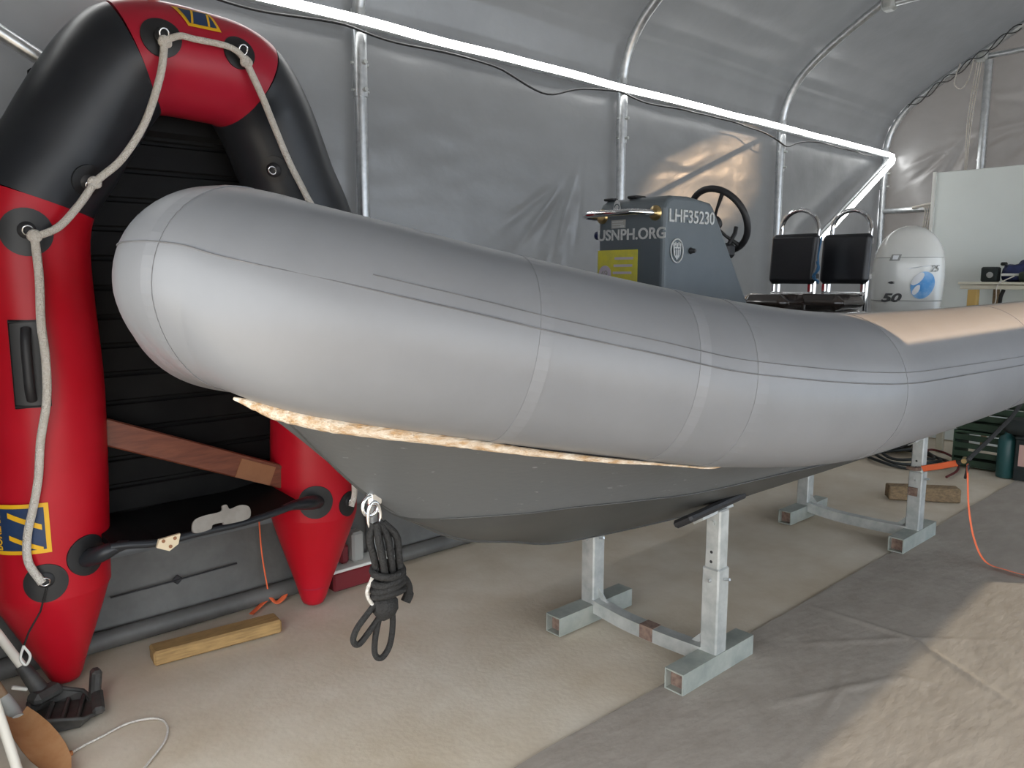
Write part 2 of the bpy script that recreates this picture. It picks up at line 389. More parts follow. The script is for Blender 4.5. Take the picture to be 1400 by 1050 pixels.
# light strip: one bright rope along the rail and down the far brace
def strip_pt(X): return V((X, 3.437+.004*nz((X, 0, 0), 3), 2.838+.010*nz((X, 7, 0), 1.6)))
sp = [strip_pt(.1+k*.12) for k in range(69)]+[V((8.39, 3.435, 2.83)), V((8.40, 3.43, 2.80)), V((8.37, 3.425, 2.765))]
sp += [V((8.37, 3.425, 2.765)).lerp(V((6.95, 3.425, 1.95)), k/10) for k in range(1, 11)]
tag(MB().tube(sp, .021, 10).build('light_strip', 'led'), 'glowing white light strip tied along the rail and down the brace', 'light strip')
cab = []
for k in range(140):
    X = .3+k*.055; s = (X % 2.1)/2.1
    cab.append(V((X, 3.445+.02*math.sin(X*9), 2.80-.02*abs(math.sin(X*3.1))-.10*max(0, math.sin(X*2.2+.5))**6)))
tag(MB().tube(cab, .0065, 6).build('power_cable', 'cable'), 'thin black cable sagging below the light strip', 'cable')
# skirt and base pipe of the side wall
def skirt(u, v):
    X = XF+(XE-XF)*u; Z = .02+.36*v
    return V((X, 3.555+.012*nz((X, Z, 2), 4)-.03*(1-v)**2, Z))
tag(MB().grid(skirt, 200, 12).build('trim_1', 'valance'), 'darker tarpaulin skirt along the foot of the wall', None, None, 'structure')
bp = [V((XF+k*.3, 3.50+.01*nz((k*.3, 1, 0), 1), .045)) for k in range(30)]
tag(MB().tube(bp, .042, 14).build('trim_2', 'valance'), 'fabric wrapped base pipe along the foot of the wall', None, None, 'structure')
def eyelet(x, z):
    b = MB(); b.box((x, 3.522, z), (.035, .012, .035), Matrix.Rotation(.8, 3, 'Y'), .004); b.tube([(x-.28, 3.526, z-.008), (x, 3.516, z), (x+.28, 3.526, z+.004)], .004, 6)
    return b
tag(eyelet(1.113, .225).build('wall_toggle', 'black_rubber'), 'small black diamond toggle and cord on the wall skirt', 'toggle')
# end wall frame
b = MB().tube([(8.42, 3.50, 2.275), (8.42, .45, 2.275), (8.42, -2.5, 2.275)], .03, 12).build('end_rail', 'galv'); tag(b, 'horizontal galvanised rail across the end wall behind the white board', 'rail')
b = MB(); b.tube([(8.42, 2.62, 0), (8.42, 2.62, 3.62)], .038, 14); b.tube([(8.42, 2.62, 2.70), (8.42, 2.62, 2.72)], .042, 14)
tag(b.build('end_post', 'galv'), 'upright galvanised post rising above the white board at the end wall', 'post')
b = MB(); b.tube(catmull([(8.36, 2.85, 3.62), (8.33, 2.88, 3.45), (8.33, 2.82, 3.38), (8.33, 2.76, 3.45), (8.35, 2.73, 3.64)], 6), .006, 6)
for k in range(3): b.tube(catmull([(8.35, 2.70-.02*k, 3.6), (8.33, 2.73-.02*k, 3.2), (8.34, 2.74-.015*k, 2.9), (8.35, 2.72, 2.3)], 6), .005, 6)
tag(b.build('cord_loops', 'rope_white'), 'loose pale cords hanging beside the end wall post', 'cord')
b = MB()
for k in range(9):
    y = 3.07-.022*k; b.tube(catmull([(8.37, y+.05, 2.30), (8.36, y, 2.25), (8.37, y+.02+.01*random.random(), 1.95), (8.37, y+.03, 1.7-.05*random.random())], 5), .006, 6)
b.tube(catmull([(8.37, 3.2, 2.29), (8.36, 3.0, 2.32), (8.37, 2.86, 2.30)], 5), .014, 8)
tag(b.build('cord_bundle', 'rope_white'), 'bundle of pale cords tied to the end wall rail above the outboard', 'cord')
b = MB()
for ph in (0, 2.1):
    b.tube([V((8.39+.045*math.cos(k*.5+ph)*0-.045, 3.30-.45*k/40*2.1, 3.28+.29*k/40*2.0+.035*math.sin(k*.55+ph))) for k in range(41)], .005, 5)
tag(b.build('hoop_lashing', 'cable'), 'thin dark lashing cord wound along the end hoop', 'cord')

# ------------------------------------------------------------------ the boat
YB = 1.97
boat = thing('inflatable_boat', (3.0, YB, .5), 'large grey rigid hulled inflatable boat resting on two steel trestles', 'boat')
PORT = [(.787, 1.97, 1.564), (.817, 1.852, 1.554), (.934, 1.681, 1.505), (1.297, 1.549, 1.42), (1.694, 1.405, 1.337), (2.029, 1.277, 1.276), (2.468, 1.187, 1.232), (3.029, 1.177, 1.221), (3.686, 1.171, 1.22), (4.388, 1.165, 1.225), (4.9, 1.165, 1.228), (5.5, 1.17, 1.24)]
STB = [(x, 2*YB-y, z) for x, y, z in PORT[1:]][::-1]
TP = catmull(STB+PORT, 14)
NT = len(TP); MID = NT//2
def tube_r(i):
    d = TP[i].x
    return .25 if d < 4.9 else .25*max(.16, math.sqrt(max(0, 1-((d-4.9)/.61)**2)))
# frames with a constant up direction
TF = []
for i in range(NT):
    t = (TP[min(i+1, NT-1)]-TP[max(i-1, 0)]).normalized(); b = t.cross(V((0, 0, 1))).normalized(); TF.append((t, b.cross(t), b))
def tube_pt(i, ang, dr=0.0):                      # ang 0 = outboard, pi/2 = up
    t, n, b = TF[i]; R = tube_r(i)+dr
    p = TP[i]+(b*-1 if False else b)*(math.cos(ang)*R)+n*(math.sin(ang)*R)
    # raked nose: the bow end leans forward above and tucks in below
    k = max(0, 1-abs(i-MID)/22.0)
    if k > 0 and math.cos(ang) > -.2:
        s = math.sin(ang); c = math.cos(ang)
        p.x += k*(-.016*max(0, s)*c*2+.026*max(0, -s)*max(0, c)*2)
        p.z += k*.012*max(0, s)
    return p
SEG = 64
# port side: travelling from bow to stern (+X) b = t x up points to -Y = outboard
vs = []; fs = []
for i in range(NT):
    for k in range(SEG): vs.append(tube_pt(i, 2*math.pi*k/SEG))
fs = [(i*SEG+k, i*SEG+(k+1) % SEG, (i+1)*SEG+(k+1) % SEG, (i+1)*SEG+k) for i in range(NT-1) for k in range(SEG)]
mb = MB(); mb.add(vs, fs, True); mb.add(vs[:SEG], [list(range(SEG))]); mb.add(vs[-SEG:], [list(range(SEG))])
collar = mb.build('tube_collar', 'tube_grey', boat); tag(collar, 'fat light grey inflated tube')
def near_i(x, port=True):
    rng = range(MID, NT) if port else range(0, MID)
    return min(rng, key=lambda i: abs(TP[i].x-x))
def ring_tape(x, width, name='seam_tape', mat_='seam_tape', port=True, dr=.0014, a0=0, a1=2*math.pi, idx=None):
    c = near_i(x, port) if idx is None else idx
    mb = MB(); n = 56
    # interpolate a fine station position so that the tape is narrow
    def at(f, ang, d):
        i = int(math.floor(f)); t = f-i
        return tube_pt(i, ang, d).lerp(tube_pt(min(i+1, NT-1), ang, d), t)
    step = (TP[min(c+1, NT-1)]-TP[c]).length or .03
    h = width/2/step
    vs = []
    for k in range(n+1):
        a = a0+(a1-a0)*k/n
        for d, o in ((-.002, -h), (dr, -h), (dr, h), (-.002, h)): vs.append(at(c+o, a, d))
    fs = [(k*4+j, k*4+j+1, (k+1)*4+j+1, (k+1)*4+j) for k in range(n) for j in range(3)]
    mb.add(vs, fs, False); return mb.build(name, mat_, collar)
for x in (1.345, 1.80, 1.953, 2.55, 3.9): ring_tape(x, .035)
for x in (1.345, 1.80, 2.55): ring_tape(x, .035, port=False)
ring_tape(0, .018, idx=MID+8, dr=.002)
# fine longitudinal seams along the collar
ZSEAM = [(-140, 1.235), (-112, 1.239), (-86, 1.263), (-63, 1.353), (-43, 1.479), (-31, 1.559), (-24, 1.615), (-17, 1.655), (-8, 1.676), (0, 1.680), (8, 1.680), (17, 1.658), (24, 1.622), (28, 1.590), (31, 1.562), (43, 1.479), (53, 1.412), (63, 1.353), (78, 1.292), (86, 1.265), (112, 1.239), (140, 1.235)]
def zseam(k):
    for (a, va), (b, vb) in zip(ZSEAM[:-1], ZSEAM[1:]):
        if a <= k <= b: return va+(vb-va)*(k-a)/(b-a)
    return 1.235
def seam(extra, i0, i1, rad):
    pts = []
    for i in range(i0, i1+1):
        zt = sum(zseam(i+j) for j in range(-3, 4))/7; an = .2
        for _ in range(6):
            an = max(-.2, min(.9, an+(zt-tube_pt(MID+i, an).z)/.245))
        pts.append(tube_pt(MID+i, an+extra, .0022))
    for _ in range(6): pts = [pts[0]]+[(pts[k-1]+2*pts[k]+pts[k+1])/4 for k in range(1, len(pts)-1)]+[pts[-1]]
    return MB().tube(pts, rad, 5).build('seam_line', 'seam_grey', collar)
seam(0, -50, 120, .0020); seam(.14, 30, 120, .0013)

# hull: sheer under the tube, chine, keel
KEEL = [(.80, 1.34), (.95, 1.193), (1.109, 1.019), (1.197, .937), (1.311, .851), (1.532, .724), (1.778, .655), (1.963, .604), (2.226, .573), (2.79, .53), (3.2, .525), (4.2, .52), (5.1, .52)]
SHEER = [(.80, .0, 1.34), (.80, .16, 1.33), (.90, .29, 1.28), (1.02, .345, 1.245), (1.16, .40, 1.215), (1.40, .49, 1.16), (1.60, .565, 1.115), (1.81, .65, 1.075), (2.05, .72, 1.05), (2.5, .77, 1.02), (3.0, .78, 1.01), (4.2, .78, 1.01), (5.1, .78, 1.01)]
CHINE = [(.80, 0, 1.34), (.95, .002, 1.193), (1.109, .004, 1.019), (1.197, .008, .937), (1.325, .02, .848), (1.579, .22, .853), (1.75, .335, .868), (1.95, .42, .868), (2.2, .50, .866), (2.6, .60, .885), (3.2, .64, .87), (4.2, .66, .86), (5.1, .66, .86)]
def cr(lst): return catmull([V((p[0], p[1], p[2] if len(p) > 2 else 0)) for p in lst], 6)
SH, CH = cr(SHEER), cr(CHINE); KE = catmull([V((x, 0, z)) for x, z in KEEL], 6)
sides = MB(); bottom = MB()
NS = len(SH)
for sgn in (-1, 1):
    def P(p): return V((p.x, YB+sgn*p.y, p.z))
    vs = []; vb = []
    for i in range(NS):
        a, c, k = SH[i], CH[i], KE[i]
        for q in range(7):
            t = q/6; m = a.lerp(c, t); m.y -= .035*math.sin(t*math.pi)*min(1, i/20); vs.append(P(m))
        for q in range(5):
            t = q/4; m = c.lerp(k, t); m.z -= .012*math.sin(t*math.pi)*min(1, i/30); vb.append(P(m))
    sides.add(vs, [(i*7+q, i*7+q+1, (i+1)*7+q+1, (i+1)*7+q) for i in range(NS-1) for q in range(6)], True)
    bottom.add(vb, [(i*5+q, i*5+q+1, (i+1)*5+q+1, (i+1)*5+q) for i in range(NS-1) for q in range(4)], True)
hull = sides.build('hull_side', 'hull_grey', boat)
hb = bottom.build('hull_bottom', 'hull_black', boat); tag(hb, 'dark grey vee bottom')
for sgn in (-1, 1):
    MB().tube([V((p.x, YB+sgn*p.y*1.004, p.z-.002)) for p in CH[26:]], .003, 6).build('chine_rail', 'hull_black', hull)
MB().tube([V((p.x, YB, p.z+.004)) for p in KE[2:]], .012, 8, flat=.6).build('keel_strip', 'hull_black', boat)
MB().prism([(5.06, YB+y, z) for y, z in ((0, .53), (.64, .87), (.72, 1.02), (.72, 1.17), (-.72, 1.17), (-.72, 1.02), (-.64, .87))], (.05, 0, 0)).build('transom', 'hull_grey', boat)
MB().prism([(1.30, YB, .97), (1.7, 1.66, .97), (2.3, 1.35, .97), (3.2, 1.22, .97), (5.08, 1.22, .97), (5.08, 2*YB-1.22, .97), (3.2, 2*YB-1.22, .97), (2.3, 2*YB-1.35, .97), (1.7, 2*YB-1.66, .97)], (0, 0, .02)).build('deck', 'hull_grey', boat)
# frayed pale hem rope where the tube laces onto the hull
HEM = [(.725, 1.80, 1.310), (.775, 1.732, 1.288), (.83, 1.685, 1.268), (.889, 1.640, 1.250), (1.004, 1.592, 1.222), (1.13, 1.545, 1.194), (1.271, 1.502, 1.160), (1.403, 1.452, 1.130), (1.604, 1.372, 1.091), (1.72, 1.33, 1.072), (1.814, 1.292, 1.056), (1.95, 1.25, 1.036), (2.08, 1.26, 1.05)]
hp = catmull(HEM, 8); nh = len(hp)
rad = [max(.003, (.004+.017*min(1, i/10.0))*(1 if i < 24 else max(.06, 1-(i-24)/62.0))*(1+.14*nz((i*.9, 3, 0), 1))) for i in range(nh)]
MB().tube(hp, rad, 10).build('hem_rope', 'hem', boat)
tag(bpy.data.objects['hem_rope'], 'frayed cream hem rope under the tube')
MB().tube([V((p.x+.01, p.y+.03, p.z+.012)) for p in hp[6:]], .012, 8).build('lacing_groove', 'black_rubber', boat)
# bow eye
be = MB(); be.box((1.205, YB-.012, .935), (.05, .03, .05), bev=.01); be.tube([V((1.185-.028*math.sin(a), YB-.02, .915-.03*math.cos(a))) for a in [k*math.pi/8 for k in range(17)]], .006, 8)
be.build('bow_eye', 'chrome', boat)
# scuffs on the hull flank
# console
CX, CY0, CY1 = 2.53, 1.90, 2.25
prof = [(2.53, .985), (2.53, 1.872), (2.545, 1.905), (2.58, 1.922), (2.70, 1.925), (2.85, 1.908), (2.872, 1.892), (3.151, 1.51), (3.30, 1.30), (3.30, .985)]
con = MB().prism([(x, CY0, z) for x, z in prof], (0, CY1-CY0, 0)).build('console', 'console_grey', boat, bevel=.018)
tag(con, 'dark slate grey steering console')
text_mesh('USNPH.ORG', .062, (CX-.003, CY1-.002, 1.752), (0, -1, 0), (0, 0, 1), 'lettering', 'lettering', con, width=.355, bold=.0012)
text_mesh('LHF35230', .072, (2.556, CY0-.003, 1.818), (1, 0, 0), (0, 0, 1), 'lettering', 'lettering', con, width=.315, bold=.0008)
ys = MB().box((CX-.004, 2.137, 1.585), (.004, .215, .25)).build('notice_sheet', 'yellow_sheet', con); tag(ys, 'yellow notice sheet')
def disc(c, n, r, th, seg=28): return MB().lathe([(r, 0), (r, th)], c, n, seg, False)
disc((CX-.008, 2.20, 1.612), (-1, 0, 0), .034, .002).build('notice_emblem', 'sheet_print', con)
text_mesh('49', .04, (CX-.0115, 2.222, 1.598), (0, -1, 0), (0, 0, 1), 'notice_number', 'grey_plastic', con, depth=.0005)
nb = MB()
for k in range(3): nb.box((CX-.0068, 2.10+.004*k, 1.675-.03*k), (.001, .10, .010))
nb.build('notice_print', 'sheet_print', con)
nb = MB(); nb.prism([(CX-.003, 2.168, 1.862), (CX-.003, 2.158, 1.905), (CX-.003, 2.145, 1.918), (CX-.003, 2.130, 1.905), (CX-.003, 2.118, 1.862)], (-.002, 0, 0)); nb.build('badge', 'lettering', con)
nb = MB(); nb.tube([V((CX-.006, 2.143+.012*math.cos(a), 1.886+.013*math.sin(a))) for a in [k*.35 for k in range(15)]], .0025, 5); nb.build('badge_mark', 'console_grey', con)
nb = MB(); nb.box((CX-.003, 2.135, 1.817), (.003, .075, .034)); nb.build('sticker', 'grey_plastic', con)
nb = MB(); [nb.box((CX-.0055, 2.137, 1.826-.010*k), (.001, .058, .003)) for k in range(3)]; nb.box((CX-.0055, 2.112, 1.807), (.001, .02, .008)); nb.build('sticker_print', 'lettering', con)
# round crest on the side
cc = V((2.612, CY0-.003, 1.703))
cb = MB()
cb.tube([cc+V((.041*math.cos(a), 0, .047*math.sin(a))) for a in [k*math.pi/18 for k in range(36)]], .0035, 6, closed=True)
cb.prism([cc+V((x, 0, z)) for x, z in ((-.026, .016), (.026, .016), (.022, -.016), (0, -.036), (-.022, -.016))], (0, -.002, 0))
for k in range(5): cb.box(cc+V((-.022+.011*k, -.0005, .024+.004*(k % 2))), (.007, .003, .014))
cb.build('crest', 'lettering', con)
ck = MB()
for k in range(3): ck.box(cc+V((-.012+.012*k, -.003, -.004)), (.003, .001, .03))
ck.box(cc+V((0, -.003, .006)), (.036, .001, .003)); ck.build('crest_mark', 'console_grey', con)
kb = MB(); kb.lathe([(.012, 0), (.014, .004), (.010, .010), (.009, .022), (.006, .026)], (2.708, CY0, 1.705), (0, -1, 0), 16); kb.build('knob', 'black_rubber', con)
gr = catmull([(2.535, 1.945, 1.852), (2.47, 1.948, 1.852), (2.43, 1.975, 1.853), (2.415, 2.05, 1.853), (2.412, 2.14, 1.853), (2.425, 2.225, 1.853), (2.46, 2.262, 1.852), (2.535, 2.268, 1.85)], 8)
g = MB(); g.tube(gr, .0125, 12); g.build('grab_rail', 'chrome', con)
for y_ in (1.945, 2.225): MB().lathe([(.03, 0), (.03, .006), (.018, .012)], (2.53, y_, 1.852), (-1, 0, 0), 20).build('rail_flange', 'brass', con)
MB().box((2.60, 2.10, 1.928), (.07, .05, .012), bev=.004).build('vent_cap', 'black_rubber', con); MB().box((2.575, 2.22, 1.925), (.04, .05, .010), bev=.003).build('vent_cap', 'black_rubber', con)
g = MB(); g.lathe([(.018, 0), (.018, .02), (.010, .026)], (2.545, CY1, 1.775), (0, 1, 0), 14); g.build('side_cap', 'navy', con)
# steering wheel
wc = V((3.19, 2.085, 1.862)); wn = V((.88, -.10, .47)).normalized(); wu = wn.orthogonal().normalized(); wu = (V((0, 0, 1))-wn*wn.z).normalized(); wv = wn.cross(wu)
g = MB(); g.tube([wc+wu*.158*math.cos(a)+wv*.158*math.sin(a) for a in [k*math.pi/24 for k in range(48)]], .0155, 12, closed=True)
sw = g.build('steering_wheel', 'black_rubber', con)
g = MB()
for k in range(3):
    a = math.pi*2*k/3+.5; d = wu*math.cos(a)+wv*math.sin(a)
    g.tube([wc-wn*.04+d*.02, wc-wn*.03+d*.08, wc-wn*.004+d*.155], [.008, .007, .011], 8)
g.tube([wc-wn*.02, wc-wn*.055], .036, 16); g.tube([wc-wn*.05, wc-wn*.20], .02, 12)
g.build('wheel_spokes', 'black_rubber', con)
g = MB(); g.box(V((3.20, 2.04, 1.72)), (.07, .06, .07), bev=.015); g.tube([(3.19, 2.03, 1.74), (3.23, 2.02, 1.80), (3.24, 2.02, 1.83)], .010, 8); g.tube([(3.16, 2.05, 1.70), (3.05, 2.08, 1.66)], .015, 8); g.build('throttle', 'black_rubber', con)
g = MB(); g.box(V((3.00, 1.93, 1.725)), (.012, .012, .16), Matrix.Rotation(-.63, 3, 'Y')); g.build('edge_trim', 'chrome', con)

# helm seats with chrome hoops
def make_seat(X, y):
    st = MB(); st.box((X-.17, y, 1.455), (.34, .28, .10), bev=.04)
    s = st.build('seat', 'seat_vinyl', boat)
    for mod in (s,):
        m = mod.modifiers.new('bevel', 'BEVEL'); m.width = .015; m.segments = 3
    tag(s, 'glossy dark seat cushion')
    R = Matrix.Rotation(.08, 3, 'Y')
    bk = MB().box((X, y, 1.70), (.055, .285, .285), R, bev=.02).build('backrest', 'black_vinyl', s, bevel=.012)
    hoop = [(X+.035, y-.11, 1.0), (X+.035, y-.11, 1.5), (X+.045, y-.112, 1.84)]
    hoop += [(X+.05, y-.112*math.cos(a), 1.865+.112*math.sin(a)) for a in [k*math.pi/14 for k in range(15)]]
    hoop += [(X+.045, y+.112, 1.84), (X+.035, y+.11, 1.5), (X+.035, y+.11, 1.0)]
    MB().tube(hoop, .0135, 12, up=V((1, 0, 0))).build('hoop', 'chrome', s)
    f = MB()
    for sy in (-.11, .11):
        f.tube([(X-.30, y+sy, .995), (X-.30, y+sy, 1.38), (X-.27, y+sy, 1.395), (X+.035, y+sy, 1.395)], .012, 10)
    f.tube([(X-.02, y-.12, 1.50), (X-.02, y+.12, 1.50)], .011, 8); f.tube([(X-.30, y-.11, 1.15), (X-.30, y+.11, 1.15)], .011, 8)
    f.build('frame', 'chrome', s)
    k = MB()
    for sy in (-.125, .125):
        for z in (1.60, 1.80): k.box((X+.02, y+sy, z), (.05, .02, .03), bev=.004)
        k.box((X-.01, y+sy*.9, 1.535), (.03, .025, .05), bev=.004)
    k.build('bracket', 'chrome', s)
    return s
make_seat(4.20, 2.235); make_seat(4.42, 2.035)
g = MB(); g.tube(catmull([(4.19, 2.07, 1.82), (4.17, 2.075, 1.72), (4.165, 2.07, 1.66), (4.15, 2.08, 1.60), (4.16, 2.06, 1.56)], 5), .005, 7); g.tube(catmull([(4.15, 2.07, 1.68), (4.13, 2.05, 1.64), (4.15, 2.09, 1.60), (4.14, 2.05, 1.57)], 5), .007, 7)
tag(g.build('blue_cord', 'blue_cord'), 'blue cord tied between the two chrome seat frames', 'cord')
g = MB(); g.box((3.72, 2.36, 1.43), (.24, .16, .07), Matrix.Rotation(.3, 3, 'Z'), .03)
tag(g.build('folded_bundle', 'black_vinyl', None, .02), 'dark folded bundle lying in front of the left helm seat', 'bundle')

# outboard motor
ob = thing('outboard_motor', (5.30, 2.03, .5), 'white outboard motor with number 50 on the boat stern', 'outboard motor')
oc = V((5.33, 2.035, 0)); on = V((-.93, -.37, 0)).normalized(); ou = V((.37, -.93, 0)).normalized()
def cowl_pt(u, v):
    # v height 0..1, u angle: superellipse sections, top leaning
    z = 1.24+.685*v
    h = v
    wl = .215*(1-.10*(1-h)**2)*(1-max(0, (h-.55)/.45)**2.3*.98)**.5 if h > .55 else .215*(1-.14*(1-h/.55)**2)
    wt = .155*(1-max(0, (h-.60)/.40)**2.6*.98)**.5 if h > .60 else .155*(1-.12*(1-h/.6)**2)
    a = 2*math.pi*u; c, s = math.cos(a), math.sin(a); e = .72
    lean = .03*(h-.3)
    return oc+ou*(wl*math.copysign(abs(c)**e, c)+lean-.018*h)+on*(wt*math.copysign(abs(s)**e, s))+V((0, 0, z))
g = MB(); g.grid(cowl_pt, 64, 40); top = [cowl_pt(k/64, 1) for k in range(64)]; g.add(top, [list(range(64))], True); g.add([cowl_pt(k/64, 0) for k in range(64)], [list(range(64))])
cw = g.build('cowling', 'cowl_white', ob)
def cowl_face(du, z, d=.002):
    v = (z-1.24)/.685; best = None
    for k in range(0, 257):
        p = cowl_pt(k/256*.5, v); q = (p-oc).dot(ou)
        if best is None or abs(q-du) < best[0]: best = (abs(q-du), p)
    return best[1]+on*d
def cowl_patch(pts2, name, m, d=.003):
    g = MB(); n = len(pts2); c = [cowl_face(a, b, d) for a, b in pts2]
    ctr = cowl_face(sum(p[0] for p in pts2)/n, sum(p[1] for p in pts2)/n, d+.001); g.add(c+[ctr], [(i, (i+1) % n, n) for i in range(n)])
    g.add([p-on*.004 for p in c]+c, [(i, (i+1) % n, n+(i+1) % n, n+i) for i in range(n)]); return g.build(name, m, cw)
# seam lines round the hood
for vv, rr_ in ((.30, .003), (.70, .0022)): MB().tube([cowl_pt(k/64, vv)+(cowl_pt(k/64, vv)-oc-V((0, 0, 1.24+.685*vv)))*.004 for k in range(64)], rr_, 5, closed=True).build('hood_seam', 'grey_plastic', cw)
f50 = cowl_face(-.09, 1.46); text_mesh('50', .072, cowl_face(-.09, 1.465, .004)-ou*.06-V((0, 0, .025)), ou, (0, 0, 1), 'lettering', 'decal_black', cw, width=.12, bold=.003, font_shear=.25)
def ell(cx, cz, a, b, n=28, rot=0): return [(cx+a*math.cos(t)*math.cos(rot)-b*math.sin(t)*math.sin(rot), cz+a*math.cos(t)*math.sin(rot)+b*math.sin(t)*math.cos(rot)) for t in [2*math.pi*k/n for k in range(n)]]
cowl_patch(ell(.085, 1.545, .066, .088, rot=-.3), 'blue_swirl', 'decal_blue', .004)
cowl_patch(ell(.055, 1.585, .022, .05, rot=-.7), 'swirl_white', 'decal_white', .007)  # white decal ellipses over the blue one
cowl_patch(ell(.05, 1.515, .016, .035, rot=-.5), 'swirl_white', 'decal_white', .007)
cowl_patch([(.0, 1.645), (.12, 1.665), (.12, 1.671), (.0, 1.653)], 'stripe', 'decal_white', .004)
cowl_patch([(-.115, 1.70), (-.055, 1.70), (-.045, 1.74), (-.100, 1.74)], 'sticker', 'grey_plastic', .004)
cowl_patch([(-.098, 1.708), (-.066, 1.708), (-.060, 1.734), (-.092, 1.734)], 'sticker_face', 'decal_white', .006)
sz = MB(); c0 = cowl_face(-.075, 1.56, .008)-ou*.02
for a in (.5, -.4): sz.box(c0+V((0, 0, .012*a)), (.004, .004, .004)); sz.prism([c0+ou*x+V((0, 0, z)) for x, z in ((-.022, .004*a), (0, .02*a), (.022, -.004*a+.012*a), (0, -.006*a))], on*.002)
sz.build('maker_mark', 'decal_black', cw)
text_mesh('25', .06, cowl_face(.125, 1.63, .022), (ou*.75-on*.66), (0, 0, 1), 'lettering', 'grey_plastic', cw, font_shear=.3)
MB().tube([oc+ou*.02+V((0, 0, 1.25)), oc+ou*.02+V((0, 0, .56))], [.10, .055], 16).build('midsection', 'cowl_white', ob)
g = MB(); g.box((5.17, 2.02, 1.10), (.10, .26, .22), bev=.02); g.box((5.155, 2.02, 1.20), (.14, .20, .05), bev=.01); g.build('clamp_bracket', 'grey_plastic', ob)

# mooring line hanging from the bow eye
ml = thing('mooring_line', (1.19, 1.93, .46), 'black webbing line coiled and hung from the bow eye', 'rope')
def yz(x, z, y=1.925): return V((x, y, z))
g = MB(); g.tube([yz(1.188+.022*math.cos(a), .885+.045*math.sin(a), 1.935) for a in [k*math.pi/12 for k in range(24)]], .0055, 8, closed=True); g.build('carabiner', 'chrome', ml)
for k in range(6):
    ox = (k-2.5)*.011; oy = (-1)**k*.012
    MB().tube(catmull([yz(1.195+ox*.5, .865, 1.925+oy*.4), yz(1.205+ox*1.4, .82, 1.915+oy), yz(1.212+ox*1.3, .76, 1.91+oy), yz(1.222+ox*1.2, .70, 1.915+oy), yz(1.225+ox, .645, 1.92+oy)], 5), .0115, 8).build('strand', 'black_web', ml)
for k in range(4):
    z0 = .715-.024*k
    MB().tube([yz(1.218+.048*math.cos(a), z0+.010*math.sin(a*1.0+k), 1.915+.038*math.sin(a)) for a in [j*math.pi/9 for j in range(18)]], .0115, 8, closed=True).build('wrap', 'black_web', ml)
MB().tube(catmull([yz(1.205, .64), yz(1.16, .60), yz(1.115, .56), yz(1.098, .525), yz(1.115, .505), yz(1.15, .53), yz(1.20, .58), yz(1.225, .63)], 6), .0095, 8).build('loop', 'black_web', ml)
MB().tube(catmull([yz(1.22, .64), yz(1.195, .58), yz(1.175, .51), yz(1.172, .455), yz(1.195, .435), yz(1.225, .465), yz(1.238, .53), yz(1.235, .60), yz(1.225, .65)], 6), .0095, 8).build('loop', 'black_web', ml)
MB().tube(catmull([yz(1.235, .68), yz(1.27, .675), yz(1.295, .65), yz(1.30, .615), yz(1.287, .59)], 6), [.013]*18+[.016]*7, 8).build('tail', 'black_web', ml)
g = MB(); g.lathe([(.01, -.045), (.036, -.025), (.042, 0), (.034, .026), (.01, .045)], yz(1.212, .60), (.4, .1, 1), 14); g.build('knot', 'black_web', ml)
MB().tube(catmull([yz(1.17, .70), yz(1.15, .66), yz(1.165, .62), yz(1.19, .60)], 5), .006, 6).build('twine', 'rope_white', ml)

